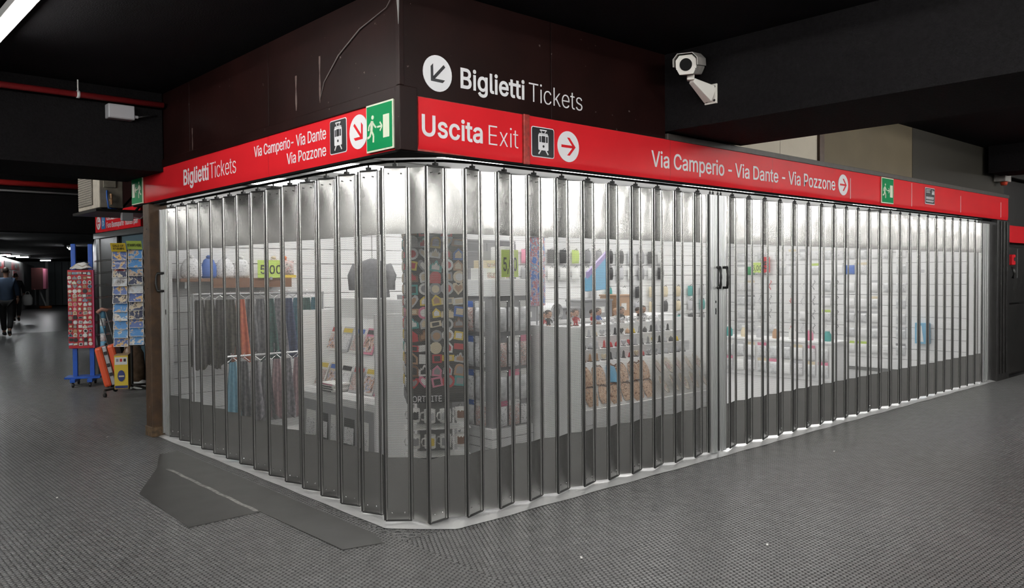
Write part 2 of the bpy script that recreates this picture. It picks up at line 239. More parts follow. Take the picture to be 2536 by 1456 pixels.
# outlines of the sans-serif letters used on the signs: advance, contours (x, y, x, y, ...)
GLYPHS = {",":[.188,[[.038,-.119,.068,.071,.137,.071,.084,-.119]]],"-":[.453,[[.337,.244,.337,.188,.114,.188,.114,.244]]],"0":[.453,[[.227,-.007,.174,.001,.13,.024,.095,.062,.069,.113,.053,.178,.048,.254,.053,.33,.069,.395,.095,.447,.13,.484,.174,.508,.227,.516,.279,.508,.323,.484,.358,.447,.384,.395,.4,.33,.405,.254,.4,.178,.384,.113,.359,.062,.323,.024,.279,.001],[.227,.05,.261,.056,.29,.074,.313,.103,.33,.144,.34,.194,.344,.254,.34,.314,.33,.365,.313,.405,.29,.435,.261,.453,.227,.46,.192,.453,.163,.435,.14,.405,.123,.365,.113,.314,.109,.254,.113,.194,.123,.144,.14,.103,.163,.074,.192,.056]]],"5":[.453,[[.221,-.007,.178,-.002,.14,.011,.108,.032,.083,.06,.066,.093,.06,.13,.122,.13,.127,.108,.138,.089,.173,.06,.221,.05,.25,.053,.276,.064,.298,.082,.314,.104,.324,.131,.328,.162,.324,.193,.314,.221,.297,.244,.275,.262,.248,.273,.218,.277,.167,.268,.128,.246,.067,.253,.096,.509,.366,.509,.366,.452,.151,.452,.134,.301,.136,.301,.178,.325,.229,.334,.263,.33,.294,.321,.321,.306,.345,.285,.364,.26,.379,.231,.388,.199,.391,.163,.385,.117,.369,.076,.343,.041,.309,.015,.268,-.001]]],"A":[.48,[[.016,.0,.201,.509,.276,.509,.463,.0,.395,.0,.287,.302,.264,.372,.232,.478,.245,.478,.213,.371,.191,.302,.085,.0],[.11,.142,.11,.199,.37,.199,.37,.142]]],"B":[.456,[[.06,.0,.06,.509,.241,.509,.289,.504,.329,.491,.359,.469,.381,.442,.394,.41,.398,.374,.395,.344,.387,.32,.356,.286,.315,.267,.315,.262,.339,.257,.363,.245,.385,.227,.402,.203,.414,.173,.418,.136,.413,.1,.4,.067,.377,.039,.344,.018,.301,.004,.247,.0],[.125,.057,.245,.057,.296,.063,.33,.08,.349,.105,.355,.137,.352,.161,.342,.184,.327,.203,.306,.218,.279,.228,.248,.231,.125,.231],[.125,.285,.238,.285,.288,.296,.308,.309,.323,.326,.333,.348,.336,.372,.33,.403,.313,.429,.283,.446,.24,.452,.125,.452]]],"C":[.51,[[.267,-.007,.205,.001,.15,.025,.104,.063,.07,.115,.048,.179,.04,.254,.048,.329,.07,.393,.104,.445,.15,.484,.205,.508,.267,.516,.34,.504,.373,.49,.402,.471,.427,.447,.448,.418,.463,.385,.473,.348,.408,.348,.389,.395,.357,.428,.315,.449,.267,.456,.223,.45,.184,.432,.15,.403,.125,.364,.109,.314,.103,.254,.109,.194,.125,.145,.151,.105,.184,.076,.223,.059,.267,.053,.315,.06,.357,.081,.389,.114,.408,.16,.473,.16,.463,.124,.448,.091,.428,.062,.402,.038,.373,.019,.341,.005,.305,-.004]]],"D":[.502,[[.219,.0,.096,.0,.096,.057,.215,.057,.272,.063,.318,.081,.354,.11,.379,.149,.394,.198,.399,.255,.394,.312,.379,.361,.354,.399,.32,.428,.275,.446,.221,.452,.093,.452,.093,.509,.225,.509,.294,.501,.353,.478,.399,.441,.433,.391,.455,.329,.462,.255,.455,.181,.433,.119,.398,.068,.351,.031,.291,.008],[.125,.509,.125,.0,.06,.0,.06,.509]]],"E":[.419,[[.06,.0,.06,.509,.372,.509,.372,.452,.125,.452,.125,.286,.355,.286,.355,.229,.125,.229,.125,.057,.375,.057,.375,.0]]],"F":[.41,[[.06,.0,.06,.509,.369,.509,.369,.452,.125,.452,.125,.278,.346,.278,.346,.221,.125,.221,.125,.0]]],"H":[.517,[[.06,.0,.06,.509,.125,.509,.125,.289,.392,.289,.392,.509,.457,.509,.457,.0,.392,.0,.392,.232,.125,.232,.125,.0]]],"I":[.3,[[.031,.0,.031,.057,.118,.057,.118,.452,.031,.452,.031,.509,.269,.509,.269,.452,.183,.452,.183,.057,.269,.057,.269,.0]]],"L":[.393,[[.06,.0,.06,.509,.125,.509,.125,.057,.361,.057,.361,.0]]],"M":[.628,[[.06,.0,.06,.509,.152,.509,.277,.187,.287,.159,.299,.123,.311,.084,.322,.049,.307,.049,.318,.083,.33,.121,.342,.158,.352,.187,.476,.509,.568,.509,.568,.0,.504,.0,.504,.291,.504,.327,.505,.369,.506,.413,.507,.457,.513,.457,.498,.409,.482,.363,.467,.322,.456,.291,.342,.0,.286,.0,.17,.291,.159,.321,.145,.361,.129,.408,.112,.457,.119,.457,.12,.416,.121,.372,.122,.328,.122,.291,.122,.0]]],"N":[.523,[[.06,.0,.06,.509,.136,.509,.343,.183,.363,.151,.388,.107,.414,.055,.405,.054,.401,.108,.399,.157,.399,.195,.399,.509,.463,.509,.463,.0,.387,.0,.202,.29,.177,.331,.148,.381,.108,.452,.119,.454,.122,.384,.124,.328,.125,.291,.125,.0]]],"O":[.533,[[.267,-.007,.205,.001,.15,.025,.105,.063,.07,.115,.048,.179,.04,.254,.048,.329,.07,.393,.105,.445,.15,.484,.205,.508,.267,.516,.329,.508,.384,.484,.429,.445,.464,.393,.486,.329,.493,.254,.486,.179,.464,.115,.429,.063,.384,.025,.329,.001],[.267,.053,.31,.059,.349,.076,.383,.105,.408,.144,.425,.194,.43,.254,.425,.314,.408,.365,.383,.404,.349,.433,.31,.45,.267,.456,.223,.45,.184,.433,.151,.404,.125,.364,.109,.314,.103,.254,.109,.194,.125,.144,.151,.105,.184,.076,.223,.059]]],"P":[.445,[[.06,.0,.06,.509,.235,.509,.289,.503,.332,.487,.366,.462,.39,.43,.404,.391,.409,.348,.404,.304,.39,.265,.366,.233,.332,.207,.289,.191,.235,.186,.109,.186,.109,.242,.233,.242,.269,.246,.297,.256,.318,.272,.333,.294,.342,.319,.344,.348,.342,.376,.333,.402,.318,.423,.297,.439,.268,.449,.232,.452,.125,.452,.125,.0]]],"R":[.449,[[.06,.0,.06,.509,.236,.509,.29,.504,.333,.489,.367,.465,.39,.433,.405,.395,.409,.352,.405,.309,.39,.271,.367,.24,.333,.217,.289,.203,.236,.198,.096,.198,.096,.255,.234,.255,.269,.258,.298,.267,.319,.281,.334,.3,.342,.324,.345,.352,.342,.38,.334,.405,.319,.425,.298,.44,.269,.449,.233,.452,.125,.452,.125,.0],[.353,.0,.23,.229,.303,.229,.428,.0]]],"S":[.447,[[.224,-.009,.172,-.004,.128,.009,.091,.031,.064,.06,.046,.096,.038,.137,.104,.137,.11,.11,.123,.088,.142,.071,.166,.059,.224,.049,.257,.052,.286,.06,.311,.074,.329,.092,.341,.114,.346,.139,.342,.161,.332,.179,.296,.205,.245,.222,.184,.239,.128,.26,.086,.289,.06,.326,.052,.372,.058,.413,.075,.448,.102,.476,.138,.498,.18,.511,.227,.516,.275,.511,.316,.498,.351,.476,.377,.449,.394,.415,.401,.378,.337,.378,.326,.412,.302,.437,.267,.453,.225,.459,.194,.456,.167,.448,.145,.435,.129,.418,.118,.398,.115,.376,.119,.352,.131,.334,.169,.308,.212,.293,.264,.279,.312,.264,.359,.238,.395,.198,.405,.171,.408,.139,.403,.099,.386,.064,.36,.034,.323,.011,.278,-.004]]],"T":[.449,[[.032,.452,.032,.509,.417,.509,.417,.452,.257,.452,.257,.0,.193,.0,.193,.452]]],"U":[.517,[[.259,-.008,.203,-.002,.154,.015,.114,.043,.085,.08,.066,.124,.06,.173,.06,.509,.124,.509,.124,.178,.128,.144,.141,.113,.16,.087,.187,.068,.22,.056,.259,.052,.298,.056,.331,.068,.357,.087,.377,.113,.389,.144,.393,.178,.393,.509,.457,.509,.457,.173,.451,.124,.433,.08,.403,.043,.363,.015,.315,-.002]]],"V":[.48,[[.204,.0,.016,.509,.084,.509,.192,.206,.215,.137,.248,.031,.235,.031,.267,.138,.29,.206,.395,.509,.463,.509,.278,.0]]],"a":[.389,[[.16,-.009,.126,-.005,.094,.005,.068,.022,.048,.045,.035,.073,.03,.108,.034,.138,.043,.161,.058,.179,.078,.193,.125,.211,.178,.22,.234,.227,.265,.235,.273,.243,.276,.255,.276,.257,.267,.297,.24,.322,.196,.331,.149,.322,.118,.301,.1,.274,.041,.291,.057,.322,.079,.346,.104,.364,.133,.375,.194,.384,.239,.379,.286,.36,.306,.343,.322,.32,.333,.29,.337,.251,.337,.0,.277,.0,.277,.052,.272,.052,.252,.025,.215,.001],[.17,.045,.202,.049,.228,.059,.248,.074,.263,.093,.272,.115,.276,.138,.276,.19,.259,.182,.231,.176,.2,.171,.175,.168,.134,.159,.103,.139,.095,.124,.092,.105,.102,.072,.13,.052]]],"c":[.396,[[.207,-.008,.159,-.002,.117,.016,.082,.046,.056,.085,.04,.133,.034,.187,.04,.243,.056,.291,.082,.33,.117,.36,.159,.378,.207,.384,.26,.377,.305,.356,.34,.322,.362,.277,.303,.262,.29,.289,.27,.311,.242,.325,.207,.33,.173,.325,.145,.31,.124,.287,.108,.258,.099,.224,.096,.187,.099,.151,.108,.117,.124,.089,.145,.066,.173,.051,.207,.046,.243,.052,.271,.066,.292,.089,.304,.117,.363,.102,.341,.056,.306,.021,.261,-.001]]],"e":[.404,[[.212,-.008,.161,-.002,.117,.016,.082,.046,.056,.085,.04,.132,.034,.187,.039,.242,.055,.29,.081,.329,.115,.359,.157,.378,.205,.384,.266,.374,.294,.361,.319,.341,.341,.315,.357,.282,.368,.242,.371,.194,.371,.169,.075,.169,.075,.221,.338,.221,.31,.202,.307,.237,.298,.269,.283,.294,.263,.314,.237,.326,.205,.33,.173,.326,.146,.313,.125,.294,.109,.27,.099,.241,.096,.211,.096,.178,.1,.139,.11,.106,.128,.08,.151,.061,.179,.05,.212,.046,.254,.053,.285,.073,.306,.105,.365,.091,.353,.063,.335,.039,.311,.019,.283,.004,.249,-.005]]],"g":[.425,[[.207,-.151,.168,-.148,.134,-.14,.082,-.11,.051,-.069,.101,-.041,.122,-.066,.154,-.088,.207,-.097,.249,-.092,.282,-.075,.304,-.047,.311,-.006,.311,.068,.306,.068,.287,.041,.252,.016,.227,.008,.195,.005,.152,.01,.113,.027,.08,.053,.055,.09,.039,.136,.034,.191,.039,.246,.055,.293,.08,.332,.112,.361,.152,.378,.196,.384,.228,.382,.253,.373,.288,.346,.308,.319,.313,.319,.313,.379,.372,.379,.372,-.009,.367,-.054,.35,-.09,.324,-.117,.291,-.136,.251,-.147],[.205,.059,.237,.063,.264,.075,.285,.095,.3,.121,.309,.154,.312,.193,.309,.231,.3,.264,.285,.291,.264,.312,.237,.325,.205,.33,.172,.325,.145,.312,.124,.29,.109,.262,.099,.229,.096,.193,.099,.155,.109,.123,.124,.096,.145,.076,.172,.063]]],"i":[.167,[[.053,.0,.053,.379,.114,.379,.114,.0],[.084,.443,.067,.446,.054,.455,.044,.468,.041,.483,.044,.499,.054,.512,.067,.521,.084,.524,.1,.521,.114,.512,.123,.499,.126,.483,.123,.468,.114,.455,.1,.446]]],"k":[.381,[[.11,.137,.11,.212,.121,.212,.284,.379,.36,.379,.184,.199,.177,.199],[.053,.0,.053,.509,.114,.509,.114,.0],[.294,.0,.148,.186,.191,.229,.372,.0]]],"l":[.189,[[.139,-.002,.101,.003,.074,.02,.058,.047,.053,.084,.053,.509,.114,.509,.114,.099,.12,.062,.13,.054,.146,.052,.16,.053,.17,.054,.181,.003,.162,-.001]]],"m":[.61,[[.053,.0,.053,.379,.112,.379,.112,.295,.108,.295,.118,.323,.132,.346,.172,.376,.219,.386,.257,.38,.287,.361,.309,.331,.321,.295,.312,.295,.322,.321,.337,.343,.381,.375,.437,.386,.468,.383,.497,.372,.522,.354,.541,.328,.553,.296,.557,.255,.557,.0,.496,.0,.496,.254,.49,.289,.473,.313,.447,.326,.419,.33,.395,.328,.374,.32,.345,.29,.335,.247,.335,.0,.274,.0,.274,.26,.269,.288,.253,.311,.229,.326,.199,.33,.158,.32,.14,.307,.126,.289,.117,.266,.114,.238,.114,.0]]],"n":[.41,[[.114,.227,.114,.0,.053,.0,.053,.379,.112,.379,.112,.287,.102,.287,.124,.332,.152,.362,.187,.379,.227,.384,.264,.38,.295,.369,.321,.349,.341,.321,.353,.285,.357,.24,.357,.0,.296,.0,.296,.235,.29,.275,.273,.304,.246,.323,.21,.329,.184,.326,.161,.317,.141,.303,.126,.283,.117,.257]]],"o":[.415,[[.207,-.008,.159,-.002,.117,.016,.082,.046,.056,.085,.04,.133,.034,.187,.04,.243,.056,.291,.082,.33,.117,.36,.159,.378,.207,.384,.256,.378,.299,.36,.333,.33,.359,.291,.376,.243,.381,.187,.376,.133,.359,.085,.333,.046,.299,.016,.256,-.002],[.207,.046,.242,.051,.27,.066,.292,.089,.307,.117,.316,.151,.319,.187,.316,.224,.307,.258,.292,.287,.27,.31,.242,.325,.207,.33,.173,.325,.145,.31,.124,.287,.108,.258,.099,.224,.096,.187,.099,.151,.108,.117,.124,.089,.145,.066,.173,.051]]],"p":[.424,[[.053,-.143,.053,.379,.112,.379,.112,.319,.118,.319,.137,.346,.171,.373,.197,.381,.229,.384,.274,.378,.313,.361,.345,.332,.37,.293,.385,.245,.39,.189,.385,.133,.37,.084,.346,.045,.313,.016,.274,-.002,.229,-.008,.198,-.005,.173,.004,.138,.031,.118,.059,.114,.059,.114,-.143],[.22,.047,.253,.051,.279,.066,.301,.088,.316,.117,.325,.151,.328,.189,.325,.227,.316,.261,.301,.29,.28,.311,.253,.325,.22,.33,.188,.325,.161,.312,.14,.291,.125,.263,.116,.229,.113,.189,.116,.15,.125,.115,.14,.086,.162,.065,.188,.051]]],"r":[.259,[[.053,.0,.053,.379,.112,.379,.112,.321,.115,.321,.13,.347,.152,.367,.181,.38,.213,.385,.229,.384,.243,.384,.243,.322,.23,.324,.207,.326,.182,.323,.159,.315,.14,.301,.126,.284,.117,.262,.114,.237,.114,.0]]],"s":[.365,[[.182,-.008,.145,-.005,.112,.003,.084,.018,.062,.038,.045,.063,.036,.094,.094,.107,.105,.079,.124,.06,.15,.049,.181,.045,.217,.05,.244,.062,.262,.081,.268,.103,.265,.121,.254,.136,.237,.147,.212,.155,.149,.17,.104,.186,.072,.208,.053,.237,.047,.274,.051,.305,.065,.332,.087,.354,.115,.37,.149,.381,.187,.384,.223,.381,.254,.372,.279,.358,.299,.339,.324,.29,.268,.277,.258,.298,.243,.316,.219,.328,.187,.333,.156,.329,.131,.317,.114,.299,.109,.277,.112,.258,.124,.243,.172,.223,.229,.209,.275,.194,.306,.171,.325,.142,.331,.107,.326,.075,.312,.047,.29,.024,.26,.006,.223,-.005]]],"t":[.227,[[.204,.379,.204,.327,.006,.327,.006,.379],[.065,.471,.126,.471,.126,.098,.128,.076,.136,.061,.15,.053,.17,.05,.185,.051,.202,.054,.213,.002,.192,-.003,.168,-.004,.125,.002,.092,.021,.072,.052,.065,.093]]],"u":[.41,[[.182,-.005,.146,-.001,.115,.011,.089,.031,.069,.059,.057,.095,.053,.139,.053,.379,.114,.379,.114,.144,.119,.105,.137,.075,.164,.056,.2,.05,.226,.053,.249,.062,.268,.077,.283,.097,.293,.122,.296,.153,.296,.379,.357,.379,.357,.0,.298,.0,.298,.092,.307,.092,.286,.047,.257,.017,.222,.0]]],"x":[.379,[[.021,.0,.171,.218,.171,.171,.029,.379,.1,.379,.147,.306,.179,.253,.207,.206,.175,.206,.202,.253,.233,.306,.282,.379,.352,.379,.209,.169,.209,.214,.358,.0,.287,.0,.231,.085,.2,.136,.173,.182,.205,.182,.178,.136,.148,.085,.091,.0]]],"z":[.38,[[.042,.0,.042,.046,.254,.32,.254,.323,.048,.323,.048,.379,.333,.379,.333,.331,.126,.06,.126,.056,.339,.056,.339,.0]]]," ":[.188,[]]}
GLYPHS['z'][1] = [[.042, 0, .042, .05, .256, .323, .048, .323, .048, .379, .333, .379, .333, .329, .124, .056, .339, .056, .339, 0]]
GLYPHS['x'][1] = [[.021, 0, .153, .193, .029, .379, .1, .379, .19, .24, .282, .379, .352, .379, .228, .193, .358, 0, .287, 0, .189, .146, .091, 0]]
GLYPHS['e'][1] = [[.212, -.008, .161, -.002, .117, .016, .082, .046, .056, .085, .04, .132, .034, .187, .039, .242, .055, .29, .081, .329, .115, .359, .157, .378, .205, .384, .266, .374, .294, .361, .319, .341, .341, .315, .357, .282, .368, .242, .371, .194, .371, .169, .097, .169, .1, .139, .11, .106, .128, .08, .151, .061, .179, .05, .212, .046, .254, .053, .285, .073, .306, .105, .365, .091, .353, .063, .335, .039, .311, .019, .283, .004, .249, -.005],
    [.309, .221, .307, .237, .298, .269, .283, .294, .263, .314, .237, .326, .205, .33, .173, .326, .146, .313, .125, .294, .109, .27, .099, .241, .097, .221]]
def _clean(c):
    q = [(c[2*k], c[2*k+1]) for k in range(len(c)//2)]; r = []
    for a in q:
        if not r or (a[0]-r[-1][0])**2+(a[1]-r[-1][1])**2 > 1e-4: r.append(a)
    if (r[0][0]-r[-1][0])**2+(r[0][1]-r[-1][1])**2 < 1e-4: r.pop()
    return [v for a in r for v in a]
for _g in GLYPHS.values(): _g[1] = [_clean(c) for c in _g[1]]
def _area(c):
    n = len(c)//2; return sum(c[2*k]*c[2*((k+1) % n)+1]-c[2*((k+1) % n)]*c[2*k+1] for k in range(n))/2
def _inside(x, y, c):
    n = len(c)//2; r = False
    for k in range(n):
        x0, y0, x1, y1 = c[2*k], c[2*k+1], c[2*((k+1) % n)], c[2*((k+1) % n)+1]
        if (y0 > y) != (y1 > y) and x < (x1-x0)*(y-y0)/(y1-y0)+x0: r = not r
    return r
GCACHE = {}
def glyph(ch, off):
    """filled, extruded outline of one letter as (vertices, faces)"""
    key = (ch, round(off, 4))
    if key in GCACHE: return GCACHE[key]
    cons = GLYPHS[ch][1]; V, Fc = [], []
    if cons:
        sg = max(cons, key=lambda c: abs(_area(c))); sg = 1 if _area(sg) > 0 else -1
        outs = [c for c in cons if _area(c)*sg > 0]; holes = [c for c in cons if _area(c)*sg <= 0]
        for io, oc in enumerate(outs):
            cu = bpy.data.curves.new('t', 'CURVE'); cu.dimensions = '2D'; cu.fill_mode = 'BOTH'; cu.extrude = .5; cu.offset = off
            for c in [oc]+[h for h in holes if _inside(h[0], h[1], oc)]:
                n = len(c)//2; sp = cu.splines.new('POLY'); sp.points.add(n-1); sp.use_cyclic_u = True
                for k in range(n): sp.points[k].co = (c[2*k], c[2*k+1], 0, 1)
            o = bpy.data.objects.new('t', cu); COL.objects.link(o)
            me = bpy.data.meshes.new_from_object(o.evaluated_get(bpy.context.evaluated_depsgraph_get())); b = len(V)
            V += [(v.co.x, v.co.y, v.co.z*(1-.06*io)) for v in me.vertices]; Fc += [tuple(b+i for i in p.vertices) for p in me.polygons]
            bpy.data.objects.remove(o); bpy.data.curves.remove(cu); bpy.data.meshes.remove(me)
    GCACHE[key] = (V, Fc); return GCACHE[key]
def text_mesh(s, width, height, offset=0., depth=.002, track=-.016):
    """flat lettering in the x-z plane facing -y, baseline at z=0, starting at x=0"""
    off = offset*.7; V, Fc = [], []; x = 0.
    for ic, ch in enumerate(s):
        v_, f_ = glyph(ch, off); b = len(V)
        V += [(x+p[0], p[1], p[2]*(1-.25*(ic % 2))) for p in v_]; Fc += [tuple(b+i for i in q) for q in f_]; x += GLYPHS[ch][0]+track+max(0, 1.5*off)
    x0, x1 = min(p[0] for p in V), max(p[0] for p in V); cap = .509+2*off
    me = bpy.data.meshes.new('lettering'); me.from_pydata([((p[0]-x0)/(x1-x0)*width, -p[2]*depth, (p[1]+off)/cap*height) for p in V], [], Fc); me.update(); return me
for _off in (.026, -.016, .028, -.014, .024, .012, .006, .022, .008, .02, -.008, .01, .015):
    for _ch in GLYPHS: glyph(_ch, _off*.7)
ORD = ['first', 'second', 'third', 'fourth', 'fifth', 'sixth', 'seventh', 'eighth', 'ninth', 'tenth', 'eleventh', 'twelfth', 'thirteenth', 'fourteenth', 'fifteenth', 'sixteenth', 'seventeenth', 'eighteenth', 'nineteenth', 'twentieth', 'twenty-first', 'twenty-second', 'twenty-third', 'twenty-fourth']
# ------------------------------------------------------------------ corridor lamps (continuous fluorescent rows under the ceiling)
def tube_lamp(name, label, loc, length, rz, group, m=None):
    t = thing(name, label, 'lamp', loc, rz, group)
    obj('housing', bx(-length/2, -.06, 0, length/2, .06, .06, 'lamp_housing', .008), wirewhite, t)
    tm = MB().tube([(-length/2+.03, 0, -.022), (length/2-.03, 0, -.022)], .019, 8).mesh('tube', True)
    obj('tube', tm, m or lamp_out, t)
    for s_ in (-1, 1): obj('socket', bx(s_*(length/2-.02)-.012, -.02, -.045, s_*(length/2-.02)+.012, .02, 0, 'socket'), wirewhite, t)
    return t
_k = 0
for y in (2.0, .45, -1.1, -2.65, -4.2, -5.75, 6.3, 8.0, 9.7):
    tube_lamp('ceiling_tube_lamp', ('white fluorescent ceiling lamp at the upper left corner of the picture' if _k == 0 else 'added white fluorescent ceiling lamp, out of view beyond the near left beam, %s of three' % ORD[_k-6] if _k > 5 else 'white fluorescent ceiling lamp, %s in the row behind the one at upper left' % ORD[_k]), (-1.62, y, 3.30), 1.5, pi/2, 'fluorescent lamps over the left passage'); _k += 1  # last three sit out of view, added to light the racks beyond the beam
_k = 0
for x in (-.2, 1.4, 4.7, 6.3, 7.9, 9.5, 11.1):
    tube_lamp('ceiling_tube_lamp', 'white fluorescent ceiling lamp over the right passage, %s from the corner' % ORD[_k], (x, -2.75, 3.30), 1.5, 0, 'fluorescent lamps over the right passage'); _k += 1
_k = 0
for x in (-3.8, -5.4):
    tube_lamp('ceiling_tube_lamp', 'white fluorescent ceiling lamp in front of the kiosk corner, %s of two' % ORD[_k], (x, -2.75, 3.30), 1.5, 0, 'fluorescent lamps before the corner'); _k += 1

# unseen hall rows added behind and left of the viewpoint to brighten the steel
for i_, x in enumerate((-5.2, -8.6, -12.0)):
    for j_, y in enumerate((7.0, .5, -6.0, -12.5)):
        tube_lamp('ceiling_tube_lamp', 'added unseen long fluorescent fitting in the left hall, %s row, %s along it' % (ORD[i_], ORD[j_]), (x, y, 3.30), 5.0, pi/2, 'added unseen fluorescent fittings of the left hall')
for i_, y in enumerate((-6.2, -9.4, -12.6, -15.8)):
    for j_, x in enumerate((0., 6.5, 13.0, 19.5)):
        tube_lamp('ceiling_tube_lamp', 'added unseen long fluorescent fitting in the rear hall, %s row, %s along it' % (ORD[i_], ORD[j_]), (x, y, 3.30), 5.0, 0, 'added unseen fluorescent fittings of the rear hall')

# ------------------------------------------------------------------ floor
def stud_bump_mat():
    m = mat('far studded rubber', (.05, .05, .051), .3, var=.35, vscale=3)
    N, L = nt(m); b = N['Principled BSDF']; tc = N.new('ShaderNodeTexCoord')
    v = N.new('ShaderNodeTexVoronoi'); v.inputs['Scale'].default_value = 32; v.inputs['Randomness'].default_value = 0
    L.new(tc.outputs['Object'], v.inputs['Vector'])
    bp = N.new('ShaderNodeBump'); bp.inputs['Strength'].default_value = .5; bp.inputs['Distance'].default_value = .004; bp.invert = True
    L.new(v.outputs['Distance'], bp.inputs['Height']); L.new(bp.outputs['Normal'], b.inputs['Normal']); return m
floor = struct('floor', MB().quad((-16, -20, -.012), (40, -20, -.012), (40, 70, -.012), (-16, 70, -.012)).mesh('floor'), stud_bump_mat(), label='black studded rubber floor of the passage')
_tile = bx(.0015, .0015, -.011, .9985, .9985, -.0035, 'rubber_tile', .0012)
_st = MB(); _p = 1/32; _rows = 36; _dz = 1/_rows
for j in range(_rows):
    for i in range(32):
        cx_ = (i+.5*(j % 2)+.25)*_p; cy_ = (j+.5)*_dz; b0 = len(_st.v); n = 8
        for rr, zz in ((.0128, -.0035), (.0108, 0.)):
            for k in range(n): _st.v.append((cx_+rr*cos(2*pi*(k+.5)/n), cy_+rr*sin(2*pi*(k+.5)/n), zz))
        for k in range(n): _st.f.append((b0+k, b0+(k+1) % n, b0+n+(k+1) % n, b0+n+k))
        _st.f.append(tuple(b0+n+k for k in range(n)))
_studs = _st.mesh('studs')
def tile(ix, iy, turn):
    o = obj('rubber_tile', _tile, rubber2, floor, (ix+(1 if turn else 0), iy, 0), (0, 0, pi/2 if turn else 0))
    s_ = obj('studs', _studs, rubber, o); s_['kind'] = 'stuff'
for ix in range(-4, 12):
    for iy in range(-4, 0): tile(ix, iy, ix < -1 or (ix == -1 and iy > -2))
for ix in range(-4, 0):
    for iy in range(0, 13): tile(ix, iy, True)
for ix in range(0, 2):
    for iy in range(5, 13): tile(ix, iy, True)
for ix in range(-2, 5):
    for iy in range(13, 24): tile(ix, iy, True)
for iy in range(0, 5): tile(0, iy, True)
for ix in range(0, 11): tile(ix, 0, False)

# smooth repair sheet with a scuffed pale line
mt_ = thing('rubber_floor_sheet', 'smooth dark rubber sheet on the floor left of the kiosk corner', 'floor mat', (0, 0, 0))
obj('sheet', MB().prism([(-.86, 1.18), (-.37, 1.19), (-.36, .12), (-.12, .06), (-.06, .25), (-.06, 3.6), (-.24, 3.55), (-.45, 3.0), (-.82, 2.27)], 0., .004).mesh('sheet'), smoothrub, mt_)
obj('pale_line', MB().grid(1, 14, lambda a, b: (-.40+.03*a+.006*sin(b*30), 1.22+1.7*b, .0045)).mesh('pale_line'), mat('scuffed pale paint', (.36, .35, .33), .5, var=.6, vscale=25, col2=(.14, .14, .135)), mt_)
_lit = mat('white paper scrap', (.8, .8, .78), .6)
for n_, (x, y, a) in enumerate([(-.35, 4.75, .3), (-1.30, 2.55, 1.1), (1.5, -1.55, .5), (4.2, -.62, .2), (7.1, -1.2, 2.), (.55, -.95, .9)]):
    nm = ['beside the brown post', 'on the studded floor left of the smooth sheet', 'in the middle of the foreground floor', 'near the threshold by the closing handles', 'toward the right end of the passage', 'in front of the kiosk corner'][n_]
    o = obj('paper_scrap', MB().grid(2, 1, lambda a_, b_: (a_*.035, b_*.012, .003*sin(a_*3))).mesh('paper_scrap'), _lit, None, (x, y, .004), (0, 0, a)); tag(o, 'tiny white paper scrap '+nm, 'litter', 'paper scraps on the floor')

# ------------------------------------------------------------------ ceiling, beams, passage walls
struct('ceiling', MB().quad((-16, -20, 3.38), (-16, 11.3, 3.38), (40, 11.3, 3.38), (40, -20, 3.38)).mesh('ceiling'), ceil_m, label='black painted ceiling')
struct('ceiling', MB().quad((-16, 11.8, 2.74), (-16, 70, 2.74), (40, 70, 2.74), (40, 11.8, 2.74)).mesh('ceiling'), ceil_m, label='low dark ceiling of the far passage')
struct('trim_1', bx(2.59, -9, 2.76, 3.72, .03, 3.38, 'beam'), beam_m, label='dark rough ceiling beam over the right passage')
struct('trim_2', bx(-9, 4.02, 2.63, -.002, 5.1, 3.38, 'beam'), beam_m, label='dark ceiling beam over the left passage')
struct('trim_3', bx(-9, 11.3, 2.40, 6, 11.8, 3.38, 'beam'), beam_m, label='lower dark bulkhead at the far passage')
struct('trim_4', bx(10.0, -9, 3.0, 10.6, -.02, 3.38, 'beam'), beam_m, label='dark ceiling beam at the right end')
struct('wall_far_left', MB().quad((-15, -19, 0), (-15, 12, 0), (-15, 12, 3.4), (-15, -19, 3.4)).mesh('wall'), mat('pale passage wall', (.82, .81, .80), .5))
struct('wall_behind', MB().quad((-15, -19, 0), (35, -19, 0), (35, -19, 3.4), (-15, -19, 3.4)).mesh('wall'), mat('grey passage wall', (.30, .295, .29), .5))
# far passage walls
_d = Vector((.264, .965)); _p0 = Vector((-2.1, 12.6)); _p1 = _p0+_d*43.2
struct('wall_left', MB().quad((*_p0, 0), (*_p1, 0), (*_p1, 2.46), (*_p0, 2.76)).mesh('wall'), mat('brushed grey cladding', (.20, .20, .20), .35, .6, var=.3, vscale=2))
struct('wall_right', MB().quad((1.3, 10.75, 0), (11.3, 50, 0), (11.3, 50, 2.46), (1.3, 10.75, 2.76)).mesh('wall'), wallblack)
struct('wall_end', MB().quad((8.4, 54.6, 0), (13.5, 51.5, 0), (13.5, 51.5, 2.8), (8.4, 54.6, 2.8)).mesh('wall'), mat('pale grey end wall', (.30, .32, .33), .5))

